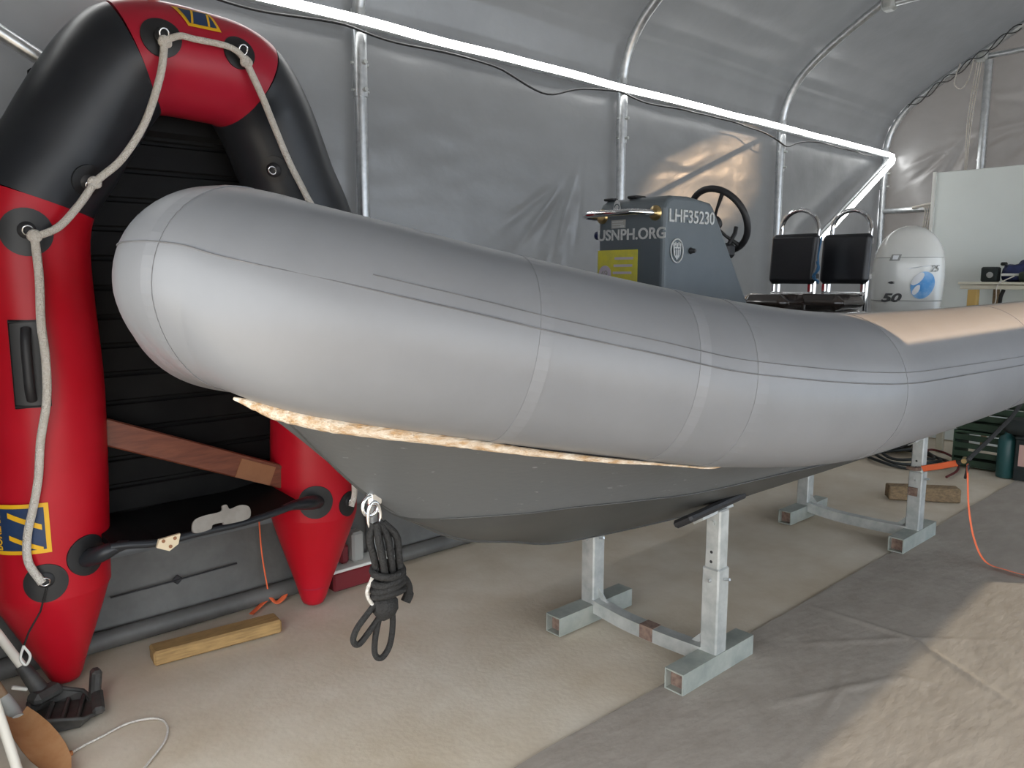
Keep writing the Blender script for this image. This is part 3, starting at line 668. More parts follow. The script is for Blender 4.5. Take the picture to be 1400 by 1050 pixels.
# ------------------------------------------------------------------ trestles
def make_trestle(name, X, Y0, Y1, label, top0, top1):
    t = thing(name, (X, (Y0+Y1)/2, 0), label, 'trestle', 'steel boat trestles')
    for Yp, tp in ((Y0, top0), (Y1, top1)):
        ft = MB(); a = .043; L0, L1 = X-.262, X+.24
        outer = [(-a, 0), (a, 0), (a, 2*a), (-a, 2*a)]; th = .006; inner = [(-a+th, th), (a-th, th), (a-th, 2*a-th), (-a+th, 2*a-th)]
        vs = [V((x, Yp+p[0], p[1]+.008)) for x in (L0, L1) for p in outer]+[V((x, Yp+p[0], p[1]+.008)) for x in (L0, L1) for p in inner]
        fs = [(i, (i+1) % 4, 4+(i+1) % 4, 4+i) for i in range(4)]+[(8+i, 8+(i+1) % 4, 12+(i+1) % 4, 12+i) for i in range(4)]
        fs += [(i, (i+1) % 4, 8+(i+1) % 4, 8+i) for i in range(4)]+[(4+i, 4+(i+1) % 4, 12+(i+1) % 4, 12+i) for i in range(4)]
        ft.add(vs, fs); f = ft.build('foot', 'galv_foot', t)
        c = MB().box((X-.225, Yp, .008+a), (.01, 2*a-.014, 2*a-.014)); c.build('foot_plug', 'rust', f)
        MB().box((X, Yp, .06+.19), (.078, .078, .40), bev=.006).build('post', 'galv_dull', t)
        ip = MB().box((X, Yp, (.44+tp)/2), (.066, .066, tp-.44), bev=.006).build('post_extension', 'galv_dull', t)
        for z in (.475, .515): MB().lathe([(.0065, 0), (.0065, .001)], (X-.0325, Yp+.002, z), (-1, 0, 0), 10, False).build('pin_hole', 'black_rubber', ip)
        g = MB(); g.tube([(X-.055, Yp, .40), (X+.055, Yp, .40)], .007, 8); g.tube([(X+.0, Yp-.04, .405), (X, Yp-.065, .412)], .006, 6); g.build('pin', 'galv', t)
        sd = 1 if Yp == Y0 else -1
        MB().prism([(X-.003, Yp+sd*.036, .17), (X-.003, Yp+sd*.036, .13), (X-.003, Yp+sd*.10, .07), (X-.003, Yp+sd*.13, .07)], (.008, 0, 0)).build('gusset', 'galv_dull', t)
        # swivel pad lying against the hull bottom
        sl = (-.55 if Yp < YB else .55)
        R = Matrix.Rotation(sl, 3, 'X') @ Matrix.Rotation(-.05, 3, 'Y')
        pc = V((X-.05, Yp, tp+.006))
        pd = MB().box(pc, (.40, .095, .032), R, bev=.010).build('pad', 'black_rubber', t)
        MB().box(pc+V((.02, 0, -.024)), (.22, .05, .010), R).build('pad_plate', 'galv_dull', pd)
        fk = MB(); fk.prism([(X-.034, Yp-.02, tp-.03), (X-.034, Yp+.02, tp-.03), (X-.034, Yp+.012, tp+.02), (X-.034, Yp-.012, tp+.02)], (.068, 0, 0)); fk.lathe([(.011, 0), (.011, .008)], (X-.033, Yp, tp-.055), (-1, 0, 0), 6, False); fk.build('pivot', 'galv_dull', t)
    cbp = catmull([(X-.012, Y0+.03, .075), (X-.012, Y0+.22, .066), (X-.012, Y1-.22, .066), (X-.012, Y1-.03, .085)], 5)
    bar = MB(); fr = []
    for i, p in enumerate(cbp):
        fr += [p+V((dx, 0, dz)) for dx, dz in ((-.03, -.03), (.03, -.03), (.03, .03), (-.03, .03))]
    bar.add(fr, [(i*4+k, i*4+(k+1) % 4, (i+1)*4+(k+1) % 4, (i+1)*4+k) for i in range(len(cbp)-1) for k in range(4)]+[(0, 1, 2, 3), tuple(len(fr)-4+k for k in range(4))])
    cb_ = bar.build('cross_bar', 'galv_dull', t)
    if X < 3: MB().box((X-.012, (Y0+Y1)/2-.02, .0665), (.0615, .07, .0615)).build('rust_band', 'rust', cb_)
    return t
make_trestle('trestle', 2.585, 1.643, 2.30, 'galvanised trestle under the boat bow, nearer the camera', .690, .690)
make_trestle('trestle', 4.80, 1.695, 2.39, 'galvanised trestle farther back with an orange strap on its post', .66, .66)
bpy.data.objects['pin']['label'] = 'thin steel pin'

# ------------------------------------------------------------------ upright dinghy
DG = thing('inflatable_dinghy', (1.14, 3.32, 0), 'red and black inflatable dinghy standing on end against the wall', 'dinghy')
DP = [(.583, 3.322, .417), (.610, 3.32, 1.145), (.600, 3.308, 1.78), (.735, 3.275, 2.075), (.895, 3.229, 2.34), (1.005, 3.205, 2.418), (1.21, 3.195, 2.42), (1.375, 3.208, 2.395), (1.495, 3.255, 2.285), (1.615, 3.284, 2.035), (1.745, 3.301, 1.71), (1.732, 3.32, 1.124), (1.709, 3.335, .473)]
DPc = catmull(DP, 20); DR = .205
def seg_tube(k0, k1, mt, name, dr=0):
    pts = DPc[int(k0*20):int(k1*20)+1]
    return MB().tube(pts, DR+dr, 40, up=V((0, -1, 0)), cap=True).build(name, mt, DG)
def cone(base, tip, mt, name):
    base, tip = V(base), V(tip); ax = (tip-base); L = ax.length
    pr = [(DR, -.012), (DR*.995, L*.03), (DR*.96, L*.09), (DR*.80, L*.30), (DR*.62, L*.52), (DR*.42, L*.76), (.060, L*.93), (.050, L*.975), (.034, L*.995), (.004, L)]
    return MB().lathe(pr, base, ax, 36).build(name, mt, DG)
t0 = seg_tube(0, 2.28, 'red_pvc', 'side_tube'); tag(t0, 'red side tube')
t1 = seg_tube(2.25, 4.72, 'black_pvc', 'shoulder_tube', -.0006); tag(t1, 'black shoulder tube')
t2 = seg_tube(4.70, 7.12, 'red_dusty', 'bow_tube', .0004); tag(t2, 'dull red bow tube')
t3 = seg_tube(7.10, 9.75, 'black_pvc', 'shoulder_tube', -.0006); tag(t3, 'black shoulder tube')
t4 = seg_tube(9.72, 12, 'red_pvc', 'side_tube'); tag(t4, 'red side tube')
cone((.583, 3.322, .425), (.603, 3.31, .012), 'red_pvc', 'tail_cone'); cone((1.709, 3.335, .48), (1.675, 3.31, .012), 'red_pvc', 'tail_cone')
for (c, d) in (((.601, 3.312, .085), (.0, -.0, 1)), ((1.681, 3.312, .10), (0, 0, 1))):
    MB().lathe([(.0665, -.004), (.0715, 0), (.0785, .012), (.0785, .016)], c, d, 30).build('cone_band', 'red_dusty', DG)
fl = MB().box((1.16, 3.455, 1.45), (.98, .03, 1.85), bev=.01).build('floor_panel', 'black_floor', DG)
for k in range(14):
    z = .62+.118*k
    MB().box((1.16, 3.431+.004*(k % 2), z+.05), (.80, .018, .104), bev=.006).build('floor_board', 'black_floor', fl)
MB().box((1.14, 3.43, 2.28), (.6, .06, .22), bev=.02).build('bow_apron', 'black_floor', DG)
# thwart
th = MB(); A, B = V((.76, 3.30, 1.010)), V((1.56, 3.30, .668))
d = (B-A).normalized(); ang = math.atan2(-(B-A).z, (B-A).x)
tb = MB().box((A+B)/2, ((B-A).length, .05, .105), Matrix.Rotation(ang, 3, 'Y'), .006).build('thwart', 'wood_red', DG); tag(tb, 'reddish brown wooden thwart')
MB().box(A.lerp(B, .80)+V((0, -.027, -.008)), (.17, .006, .086), Matrix.Rotation(ang, 3, 'Y')).build('thwart_patch', 'wood_patch', tb)
MB().box((A+B)/2+V((0, -.027, .046)), ((B-A).length*.98, .006, .012), Matrix.Rotation(ang, 3, 'Y')).build('thwart_edge', 'wood_red', tb)
# transom board lying across between the tubes
trn = MB(); fr_ = [(.735, 3.06, .598), (.80, 3.05, .594), (.90, 3.05, .578), (1.05, 3.05, .582), (1.23, 3.05, .583), (1.36, 3.05, .595), (1.49, 3.06, .612)]
top_ = [V(p)+V((0, 0, .014)) for p in fr_]; vs = []
for p in top_: vs += [p, p+V((0, .42, .02)), p+V((0, .42, -.012)), p+V((0, 0, -.030))]
trn.add(vs, [(i*4+k, i*4+(k+1) % 4, (i+1)*4+(k+1) % 4, (i+1)*4+k) for i in range(len(top_)-1) for k in range(4)]+[(0, 1, 2, 3), tuple(len(vs)-4+k for k in range(4))])
tr = trn.build('transom', 'black_floor', DG); tag(tr, 'black transom board')
rim = MB().tube(catmull([V(p)+V((0, -.004, -.001)) for p in fr_], 5), .016, 8).build('transom_rim', 'black_pvc', tr)
# motor pad with cut-out
gp = MB(); pp = [(-.10, -.018), (-.09, .02), (-.05, .032), (.02, .034), (.03, .055), (.048, .055), (.058, .036), (.10, .042), (.135, .030), (.14, 0), (.12, -.022), (.03, -.022), (.02, -.012), (-.02, -.012), (-.03, -.026), (-.08, -.030)]
pq = catmull([(x, z, 0) for x, z in pp], 4, True)
MB().prism([(1.125+p.x, 3.05-.012+p.y*.30, .615+p.y*.95+(p.x+.1)*.02) for p in pq], (0, -.012, .004)).build('motor_pad', 'grey_rubber', tr)
bk = MB(); bk.prism([(.895, 3.028, .598), (.885, 3.028, .568), (.93, 3.028, .545), (.965, 3.028, .565), (.975, 3.028, .605)], (0, -.014, 0)); bo = bk.build('drain_bracket', 'cream_plastic', tr)
for x, z in ((.91, .590), (.953, .592), (.935, .563)): MB().lathe([(.007, 0), (.007, .003)], (x, 3.0145, z), (0, -1, 0), 10, False).build('drain_hole', 'wood_patch', bo)
def patch_on(p, n, r, name='patch', m='patch', parent=None, sc=1.0):
    p = V(p); k = min(range(len(DPc)), key=lambda i: (DPc[i]-p).length); ax = (DPc[min(k+1, len(DPc)-1)]-DPc[max(k-1, 0)]).normalized()
    n = p-DPc[k]; n = (n-ax*n.dot(ax)).normalized(); p = DPc[k]+n*(DR+.001)
    # bend the disc over the tube: sample a disc and push it back by sagitta across the tube axis
    s = n.cross(ax).normalized(); mb = MB(); rings, sg = 4, 28; vs = []
    for j in range(rings+1):
        rr = r*j/rings
        for q in range(sg):
            a = 2*math.pi*q/sg; x = rr*math.cos(a); y = rr*math.sin(a)*sc
            base = p+ax*y; th_ = x/DR
            vs.append(base-n*DR*(1-math.cos(th_))+s*DR*math.sin(th_)+(n*math.cos(th_)+s*math.sin(th_))*.004)
    fs = [(j*sg+q, j*sg+(q+1) % sg, (j+1)*sg+(q+1) % sg, (j+1)*sg+q) for j in range(rings) for q in range(sg)]
    mb.add(vs, fs, True); last = vs[-sg:]; mb.add(last+[v-n*.008 for v in last], [(q, (q+1) % sg, sg+(q+1) % sg, sg+q) for q in range(sg)])
    o = mb.build(name, m, parent or DG); return o
def ring_on(o, p, n, r=.016):
    p, n = V(p), V(n).normalized(); c = p+n*.012
    MB().tube([c+V((math.cos(a)*r, 0, math.sin(a)*r))+n*(.012+.006*math.sin(a)) for a in [k*math.pi/8 for k in range(16)]], .0035, 6, closed=True).build('ring', 'chrome', o)
    MB().lathe([(.03, 0), (.024, .006), (.012, .010)], p+n*.003, n, 16).build('ring_base', 'black_rubber', o)
for p, n, r in (((1.013, 2.996, 2.453), (-.09, -.99, .13), .07), ((1.298, 2.996, 2.450), (.05, -.98, .2), .062), ((.758, 3.111, 1.935), (.3, -.85, -.43), .058), ((.560, 3.106, 1.757), (-.05, -1, -.06), .082), ((.530, 3.126, .506), (-.28, -.96, .0), .072), ((1.789, 3.151, .545), (.38, -.92, -.0), .06), ((1.47, 3.11, 2.04), (-.6, -.75, -.2), .055)):
    o = patch_on(p, n, r); ring_on(o, V(p)+V(n).normalized()*.004, n)
# transom holders
for sx, p, n in ((1, (.672, 3.14, .545), (.45, -.9, 0)), (-1, (1.625, 3.15, .572), (-.45, -.9, 0))):
    o = patch_on(p, n, .078, 'transom_holder', 'patch')
    q = V(p)+V(n).normalized()*.002; e_ = V((.80, 3.052, .594)) if sx > 0 else V((1.42, 3.052, .604))
    MB().tube(catmull([q, q.lerp(e_, .35)+V((0, -.028, .012)), q.lerp(e_, .7)+V((0, -.012, .01)), e_], 5), [.042, .042, .042, .041, .04, .038, .036, .034, .032, .03, .028, .026, .024, .022, .021, .02], 12, flat=.8).build('holder_arm', 'black_pvc', o)
# carry handle
n = V((-.3, -.95, 0)).normalized(); hp_ = V((.537, 3.124, 1.295)); side = V((n.y*-1, n.x, 0)).normalized()
hm = MB()
for (u0, u1, z0, z1, dd) in ((-.055, .055, -.155, .155, .0),):
    def hf(a, b): 
        x = u0+(u1-u0)*a; z = z0+(z1-z0)*b; th_ = x/DR
        return hp_+side*DR*math.sin(th_)-n*DR*(1-math.cos(th_))+n*.006+V((0, 0, z))
    hm.grid(hf, 8, 10); 
hd = hm.build('carry_handle', 'patch', DG); tag(hd, 'black moulded carry handle')
rm = [(-.052, -.15), (.052, -.15), (.052, .15), (-.052, .15)]
MB().tube([hp_+side*x-n*(DR*(1-math.cos(x/DR)))+n*.008+V((0, 0, z)) for x, z in rm], .007, 8, closed=True).build('handle_rim', 'black_rubber', hd)
MB().tube(catmull([hp_+n*.01+V((0, 0, -.125)), hp_+n*.035+V((0, 0, -.08)), hp_+n*.04, hp_+n*.035+V((0, 0, .08)), hp_+n*.01+V((0, 0, .125))], 6), .017, 10, up=V((1, 0, 0))).build('handle_grip', 'black_rubber', hd)
# logo panel wrapped over the red tube: yellow border, blue field, slashes, lettering
LC = V((.585, 3.322, .70)); 
def lp(a, z, d=.0): return LC+V((math.sin(a), -math.cos(a), 0))*(DR+.003+d)+V((0, 0, z))
def lpatch(a0, a1, z0, z1, d, name, m, parent, skew=0):
    g = MB(); g.grid(lambda u, v: lp(a0+(a1-a0)*u+skew*0, z0+(z1-z0)*v+skew*(u-.5), d), 12, 2); return g.build(name, m, parent)
A0, A1 = -1.30, -.14
lg = lpatch(A0, A1, -.093, .093, 0, 'logo_panel', 'logo_yellow', DG); tag(lg, 'blue panel with yellow border')
lpatch(A0+.05, A1-.075, -.078, .078, .0015, 'logo_field', 'logo_blue', lg)
lpatch(-.78, -.26, .020, .040, .003, 'logo_slash', 'logo_yellow', lg, -.050); lpatch(-.78, -.26, -.062, -.044, .003, 'logo_slash', 'logo_yellow', lg, -.050)
tn = V((math.sin(-.99), -math.cos(-.99), 0)); tt_ = V((math.cos(-.99), math.sin(-.99), 0))
text_mesh('BOMBARD', .042, LC+tn*(DR+.0065)+tt_*.016+V((0, 0, -.074)), (0, 0, 1), -tt_, 'logo_lettering', 'logo_yellow', lg, width=.148, bold=.0008, depth=.0006)
def bowp(x, z, d=.0):
    c = V((1.18, 3.196, 2.42)); a = z; return V((x, c.y-math.cos(a)*(DR+.003+d), c.z+math.sin(a)*(DR+.003+d)))
def bpatch(q, d, name, m, parent):
    g = MB(); g.grid(lambda u, v: bowp(*[((q[0][i]*(1-u)+q[1][i]*u)*(1-v)+(q[3][i]*(1-u)+q[2][i]*u)*v) for i in (0, 1)], d), 6, 6); return g.build(name, m, parent)
bl = bpatch([(1.112, .46), (1.235, .46), (1.215, .95), (1.075, .95)], .002, 'bow_logo', 'logo_yellow', DG); tag(bl, 'small blue and yellow bow emblem')
bpatch([(1.120, .52), (1.220, .52), (1.205, .90), (1.095, .90)], .004, 'bow_logo_field', 'logo_blue', bl)
bpatch([(1.124, .52), (1.132, .52), (1.150, .90), (1.142, .90)], .005, 'bow_logo_slash', 'logo_yellow', bl); bpatch([(1.186, .52), (1.194, .52), (1.205, .86), (1.197, .86)], .005, 'bow_logo_slash', 'logo_yellow', bl)
# lifeline
def lifeline(pts, r=.0135):
    P = [V(p)+V((0, -.022, 0)) for p in pts]
    return MB().tube(catmull(P, 7), r, 8).build('lifeline', 'rope_white', DG)
lifeline([(1.011, 2.990, 2.433), (1.06, 2.975, 2.455), (1.109, 2.970, 2.453), (1.216, 2.970, 2.452), (1.27, 2.975, 2.44), (1.306, 2.985, 2.412)], .012)
lifeline([(1.011, 2.990, 2.433), (.987, 2.985, 2.31), (.935, 3.02, 2.145), (.86, 3.06, 2.015), (.780, 3.085, 1.935), (.72, 3.09, 1.85), (.65, 3.09, 1.77), (.575, 3.09, 1.733)])
lifeline([(.575, 3.09, 1.745), (.579, 3.09, 1.595), (.572, 3.085, 1.443), (.575, 3.075, 1.314), (.568, 3.08, 1.17), (.543, 3.10, 1.027), (.528, 3.11, .894), (.508, 3.125, .789), (.484, 3.14, .682), (.480, 3.14, .587), (.513, 3.118, .505)], .0145)
lifeline([(1.306, 2.985, 2.412), (1.371, 3.0, 2.298), (1.445, 3.05, 2.188), (1.512, 3.07, 2.063), (1.582, 3.075, 1.94), (1.68, 3.08, 1.75), (1.74, 3.08, 1.3), (1.77, 3.09, .95), (1.798, 3.12, .66), (1.805, 3.135, .575), (1.785, 3.13, .527)])
for p in ((1.011, 2.985, 2.428), (1.306, 2.98, 2.412), (.775, 3.088, 1.93), (.575, 3.085, 1.737)):
    q = V(p)+V((0, -.02, 0)); MB().tube([q+V((.016*math.cos(a), .006*math.sin(2*a), .014*math.sin(a))) for a in [k*math.pi/7 for k in range(14)]], .009, 7, closed=True).build('lifeline_knot', 'rope_white', DG)
MB().tube([(.532, 3.112, .49), (.50, 3.10, .40), (.46, 3.11, .33), (.44, 3.11, .28)], .0035, 6).build('tail_cord', 'black_web', DG)
MB().tube(catmull([(.44, 3.10, .29), (.425, 3.09, .25), (.44, 3.09, .22), (.455, 3.09, .25), (.44, 3.10, .285)], 5), .005, 6).build('tail_clip', 'pale', DG)
# orange strap it hangs from
g = MB(); pth = [(1.06, 3.20, 2.62), (1.055, 3.23, 2.75), (1.04, 3.40, 2.87), (1.04, 3.46, 2.87)]
g.tube(pth, .022, 8, flat=.12, up=V((0, -1, 0))); tag(g.build('hanging_strap', 'orange_web'), 'orange strap holding the dinghy bow to the rail', 'strap')

# ------------------------------------------------------------------ floor bits on the left
def timber(name, a, b, w_, h_, m, label, top=None, z=.004):
    a, b = V((*a, z+h_/2)), V((*b, z+h_/2)); ang = math.atan2((b-a).y, (b-a).x)
    o = MB().box((a+b)/2, ((b-a).length, w_, h_), Matrix.Rotation(ang, 3, 'Z'), .008)
    for v in o.v: v += V((.004*nz(v, 30), .004*nz(v+V((5, 0, 0)), 30), 0))
    ob_ = o.build(name, m); tag(ob_, label, 'timber'); return ob_
timber('timber_block', (.905, 3.245), (1.435, 3.185), .10, .062, 'wood_yellow', 'weathered wooden beam offcut lying below the dinghy')
o = timber('timber_block', (5.66, 2.20), (5.95, 1.82), .11, .10, 'wood_old', 'dark wooden block on the floor behind the far trestle')
g = MB(); g.tube(catmull([(1.40, 3.40, .012), (1.46, 3.44, .02), (1.55, 3.50, .03), (1.60, 3.50, .05), (1.60, 3.46, .03), (1.545, 3.44, .014), (1.52, 3.47, .05)], 6), .013, 8, flat=.25); g.tube(catmull([(1.52, 3.47, .05), (1.515, 3.515, .25), (1.512, 3.525, .45)], 5), .004, 6)
tag(g.build('orange_strap', 'orange_web'), 'orange strap end lying by the wall beside the right dinghy cone', 'strap')
rb = thing('toolbox', (1.92, 3.44, 0), 'low dark red box with grey fittings behind the right dinghy cone', 'box')
MB().box((2.0, 3.43, .055), (.36, .13, .10), bev=.01).build('body', 'red_box', rb); MB().box((2.0, 3.43, .112), (.37, .14, .016), bev=.004).build('lid', 'pale', rb)
MB().box((1.99, 3.44, .20), (.07, .08, .16), bev=.012).build('fitting', 'grey_plastic', rb); MB().box((1.92, 3.45, .17), (.05, .06, .10), bev=.012).build('fitting', 'red_box', rb)
# snow shovel
sh = thing('snow_shovel', (.53, 3.05, 0), 'black plastic shovel with a white handle lying by the dinghy cone', 'shovel')
def sp_(x, y, z): return V((x, y, z))
blade = [(.445, 3.15), (.425, 3.03), (.455, 2.925), (.565, 2.895), (.63, 2.95), (.642, 3.05), (.62, 3.13), (.53, 3.18)]
g = MB(); nb_ = len(blade); ctr = V((.535, 3.03, .012)); o_ = [V((x, y, .045+.03*math.sin(i))) for i, (x, y) in enumerate(blade)]; m_ = [ctr+(V((x, y, .014))-ctr)*.82 for x, y in blade]
m_ = [V((p.x, p.y, .014)) for p in m_]
g.add(o_+m_+[ctr], [(i, (i+1) % nb_, nb_+(i+1) % nb_, nb_+i) for i in range(nb_)]+[(nb_+i, nb_+(i+1) % nb_, 2*nb_) for i in range(nb_)], False)
g.add([p+V((0, 0, -.006)) for p in o_+m_+[ctr]], [(i, (i+1) % nb_, nb_+(i+1) % nb_, nb_+i) for i in range(nb_)]+[(nb_+i, nb_+(i+1) % nb_, 2*nb_) for i in range(nb_)])
bld = g.build('blade', 'shovel_black', sh)
MB().tube([p+V((0, 0, .0)) for p in o_], .008, 8, closed=True).build('blade_rim', 'shovel_black', bld)
for k in range(3): MB().box((.485+.05*k, 3.04-.01*k, .024), (.014, .2, .02), Matrix.Rotation(-.35, 3, 'Z'), .004).build('blade_rib', 'shovel_black', bld)
g = MB(); g.box((.652, 3.08, .065), (.036, .05, .13), Matrix.Rotation(.12, 3, 'Y'), .01); g.box((.64, 3.0, .04), (.04, .16, .03), Matrix.Rotation(-.2, 3, 'Z'), .01); g.build('arm', 'shovel_black', sh)
MB().box((.50, 3.15, .06), (.12, .07, .05), Matrix.Rotation(.5, 3, 'Z'), .018).build('collar', 'shovel_black', sh)
a, b = V((.487, 3.165, .075)), V((.02, 3.47, 1.10)); 
MB().tube([a, a.lerp(b, .10)], [.03, .022], 12).build('socket', 'shovel_black', sh)
MB().tube([a.lerp(b, .09), b], .0165, 10).build('handle', 'handle_white', sh)
MB().box(a.lerp(b, .03)+V((-.05, -.01, .0)), (.055, .018, .012), Matrix.Rotation(.5, 3, 'Y'), .003).build('clip', 'handle_white', sh)
# rusty spade
sd = thing('spade', (.44, 2.85, 0), 'rusty orange spade with brown wooden handle at the tent front corner', 'spade')
a, b = V((.383, 3.03, .085)), V((.0, 3.50, 1.05))
g = MB(); pl = []
for j in range(7):
    t = j/6; c = V((.385, 2.99, .085)).lerp(V((.45, 2.60, .016)), t); wd = (.035, .048, .056, .058, .055, .044, .016)[j]
    for k in range(7):
        s = (k-3)/3; pl.append(c+V((.96, .27, 0))*(wd*s)+V((0, 0, .022*s*s+.004)))
g.add(pl, [(j*7+k, j*7+k+1, (j+1)*7+k+1, (j+1)*7+k) for j in range(6) for k in range(6)], True); g.add([p-V((0, 0, .004)) for p in pl], [(j*7+k, j*7+k+1, (j+1)*7+k+1, (j+1)*7+k) for j in range(6) for k in range(6)], True)
g.build('blade', 'spade_rust', sd)
MB().tube([V((.387, 2.985, .075)), a, a.lerp(b, .06)], [.026, .024, .02], 12).build('ferrule', 'grey_plastic', sd); MB().tube([a.lerp(b, .05), b], .017, 10).build('handle', 'handle_brown', sd)
g = MB(); g.tube([(.345, 2.74, .01), (.28, 2.91, .44), (.02, 3.52, 1.95)], .015, 12); tag(g.build('white_pole', 'handle_white'), 'white pole leaning in the left corner in front of the spade', 'pole')
cd = thing('cord_loop', (.65, 2.75, 0), 'thin white cord with orange end looped on the concrete', 'cord')
MB().tube(catmull([(.487, 2.765, .008), (.53, 2.79, .006), (.60, 2.81, .006), (.70, 2.835, .006), (.78, 2.80, .006), (.795, 2.73, .006), (.76, 2.64, .006), (.68, 2.55, .006), (.58, 2.45, .006)], 8), .004, 6).build('cord', 'rope_white', cd)
MB().tube([(.465, 2.755, .012), (.50, 2.77, .010)], [.013, .009], 8).build('end_cap', 'orange_cloth', cd)

# ------------------------------------------------------------------ right hand background
wb = thing('white_board', (8.15, 1.9, 0), 'big white panel standing against the end wall', 'panel')
MB().box((8.15, 1.75, 1.30), (.05, 2.36, 2.58), bev=.006).build('board', 'panel_white', wb); MB().box((8.13, 2.915, 1.30), (.06, .03, 2.59), bev=.004).build('edge_strip', 'pale', wb)
rk = thing('shelf_bench', (7.2, 1.7, 0), 'cream topped bench on yellow wooden posts before the white panel', 'bench')
MB().box((7.25, 1.62, 1.545), (.52, 1.36, .022), bev=.004).build('top_board', 'cream_board', rk); MB().box((7.25, 1.62, 1.512), (.48, 1.34, .035), bev=.004).build('top_rail', 'cream_board', rk)
for x, y, w_, m_ in ((7.06, 2.19, .075, 'yellow_post'), (7.44, 2.12, .045, 'wood_old'), (7.06, 1.02, .075, 'yellow_post'), (7.44, 1.02, .045, 'wood_old')): MB().box((x, y, .745), (w_, w_, 1.49), bev=.004).build('leg', m_, rk)
MB().box((7.25, 1.62, .75), (.44, 1.2, .03), bev=.004).build('lower_shelf', 'wood_old', rk)
def lump(name, c, d, m, label, cat, rz=0, amp=.25):
    g = MB(); n1, n2 = 18, 10
    def fn(u, v):
        a = 2*math.pi*u; b = math.pi*(v-.5); e = .55
        x = math.copysign(abs(math.cos(a))**e, math.cos(a))*abs(math.cos(b))**e; y = math.copysign(abs(math.sin(a))**e, math.sin(a))*abs(math.cos(b))**e; z = math.copysign(abs(math.sin(b))**e, math.sin(b))
        p = V((x*d[0]/2, y*d[1]/2, z*d[2]/2)); s = 1+amp*noise.noise(V((x, y, z))*1.7+V(c)*3)
        p = V((p.x*s, p.y*s, max(-d[2]/2, p.z*s))); p.rotate(Matrix.Rotation(rz, 3, 'Z')); return V(c)+p
    g.grid(fn, n1, n2); o = g.build(name, m); return tag(o, label, cat)
zt = 1.557
def box_thing(name, c, d, m, label, cat, rz=0, bev=.008):
    o = MB().box(c, d, Matrix.Rotation(rz, 3, 'Z'), bev).build(name, m); return tag(o, label, cat)
cb1 = thing('small_case', (7.1, 2.09, zt), 'small black box with a pale round spot at the bench left end', 'box')
MB().box((7.12, 2.085, zt+.065), (.12, .125, .13), bev=.012).build('body', 'dark_cloth', cb1); MB().lathe([(.026, 0), (.026, .01), (.018, .012)], (7.06, 2.075, zt+.06), (-1, -.2, 0), 16).build('round_spot', 'grey_plastic', cb1)
lump('navy_bag', (7.22, 1.92, zt+.075), (.26, .20, .15), 'navy', 'navy blue soft bag lying behind the black box on the bench', 'bag', .2)
lump('navy_jacket', (7.30, 1.78, zt+.105), (.24, .28, .20), 'navy', 'bright navy jacket heaped in the middle of the bench', 'jacket', -.3)
box_thing('pale_tool', (7.10, 1.93, zt+.062), (.05, .14, .022), 'pale', 'pale stick lying across the navy bag', 'stick', .25, .006)
lump('green_bag', (7.12, 1.74, zt+.045), (.20, .26, .09), 'green_cloth', 'dark green soft bag at the front of the bench', 'bag')
lump('orange_cloth', (7.16, 1.74, zt+.12), (.10, .12, .07), 'orange_cloth', 'crumpled orange brown cloth on the dark green bag', 'cloth')
lump('dark_pouch', (7.16, 1.64, zt+.135), (.10, .10, .09), 'dark_cloth', 'dark pouch on top of the heap at the right', 'pouch')
lump('grey_bag', (7.14, 1.57, zt+.06), (.20, .14, .12), 'pale', 'pale cloth bag at the right of the green bag', 'bag')
box_thing('black_clip', (7.16, 2.0, zt+.155), (.05, .045, .03), 'dark_cloth', 'little black clip on top of the navy bag', 'clip')
g = MB(); g.tube(catmull([(7.03, 1.88, zt+.05), (6.985, 1.95, zt+.006), (6.98, 1.99, zt-.04), (7.02, 2.0, 1.40), (7.04, 2.03, 1.25), (7.05, 2.04, .8)], 6), .005, 6); tag(g.build('white_cable', 'rope_white'), 'thin white cable trailing off the bench top', 'cable')
g = MB(); g.tube(catmull([(7.10, 1.97, 1.49), (7.08, 1.985, 1.40), (7.10, 1.975, 1.2), (7.12, 1.98, .9)], 6), .016, 8); tag(g.build('black_strap', 'black_web'), 'black strap hanging under the bench top', 'strap')
for o in [rk, cb1]+[o for o in COL.objects if o.name in ('navy_bag', 'navy_jacket', 'pale_tool', 'green_bag', 'orange_cloth', 'dark_pouch', 'grey_bag', 'black_clip', 'white_cable', 'black_strap')]:
    o.location = o.location+V((.56, .155, -.004))
# crates in front of the bench
cr_lab = ['upper', 'lower']
for j, (zc, xs) in enumerate(((.165, 7.26), (.477, 7.275))):
    c = thing('crate', (xs, 2.0, zc-.16), ('dark green plastic crate standing on the floor by the hoses', 'green plastic crate stacked on the lower crate')[j], 'crate', 'green plastic crates')
    for y in (2.235, 1.745): MB().box((xs, y, zc), (.36, .012, .30)).build('end_panel', 'crate_green', c)
    MB().box((xs, 1.99, zc-.145), (.36, .48, .012)).build('base', 'crate_green', c)
    for sx in (-1, 1):
        for zz in (-.115, -.045, .025, .095): MB().box((xs+sx*.174, 1.99, zc+zz), (.012, .478, .045)).build('side_slat', 'crate_green', c)
        MB().box((xs+sx*.178, 1.99, zc+.14), (.022, .50, .02), bev=.004).build('rim', 'crate_green', c)
lump('black_tarp', (6.99, 1.69, .425), (.26, .34, .13), 'dark_cloth', 'dark bag heaped on the black box beside the crates', 'bag')
g = MB(); g.lathe([(.06, 0), (.066, .01), (.066, .30), (.05, .33), (.025, .345), (.025, .365)], (6.985, 1.815, .002), (0, 0, 1), 20); tag(g.build('canister', 'teal_can'), 'dark teal canister standing between crate and battery box', 'canister')
bx = thing('battery_box', (6.98, 1.66, 0), 'black box with a pink label at the right edge', 'box')
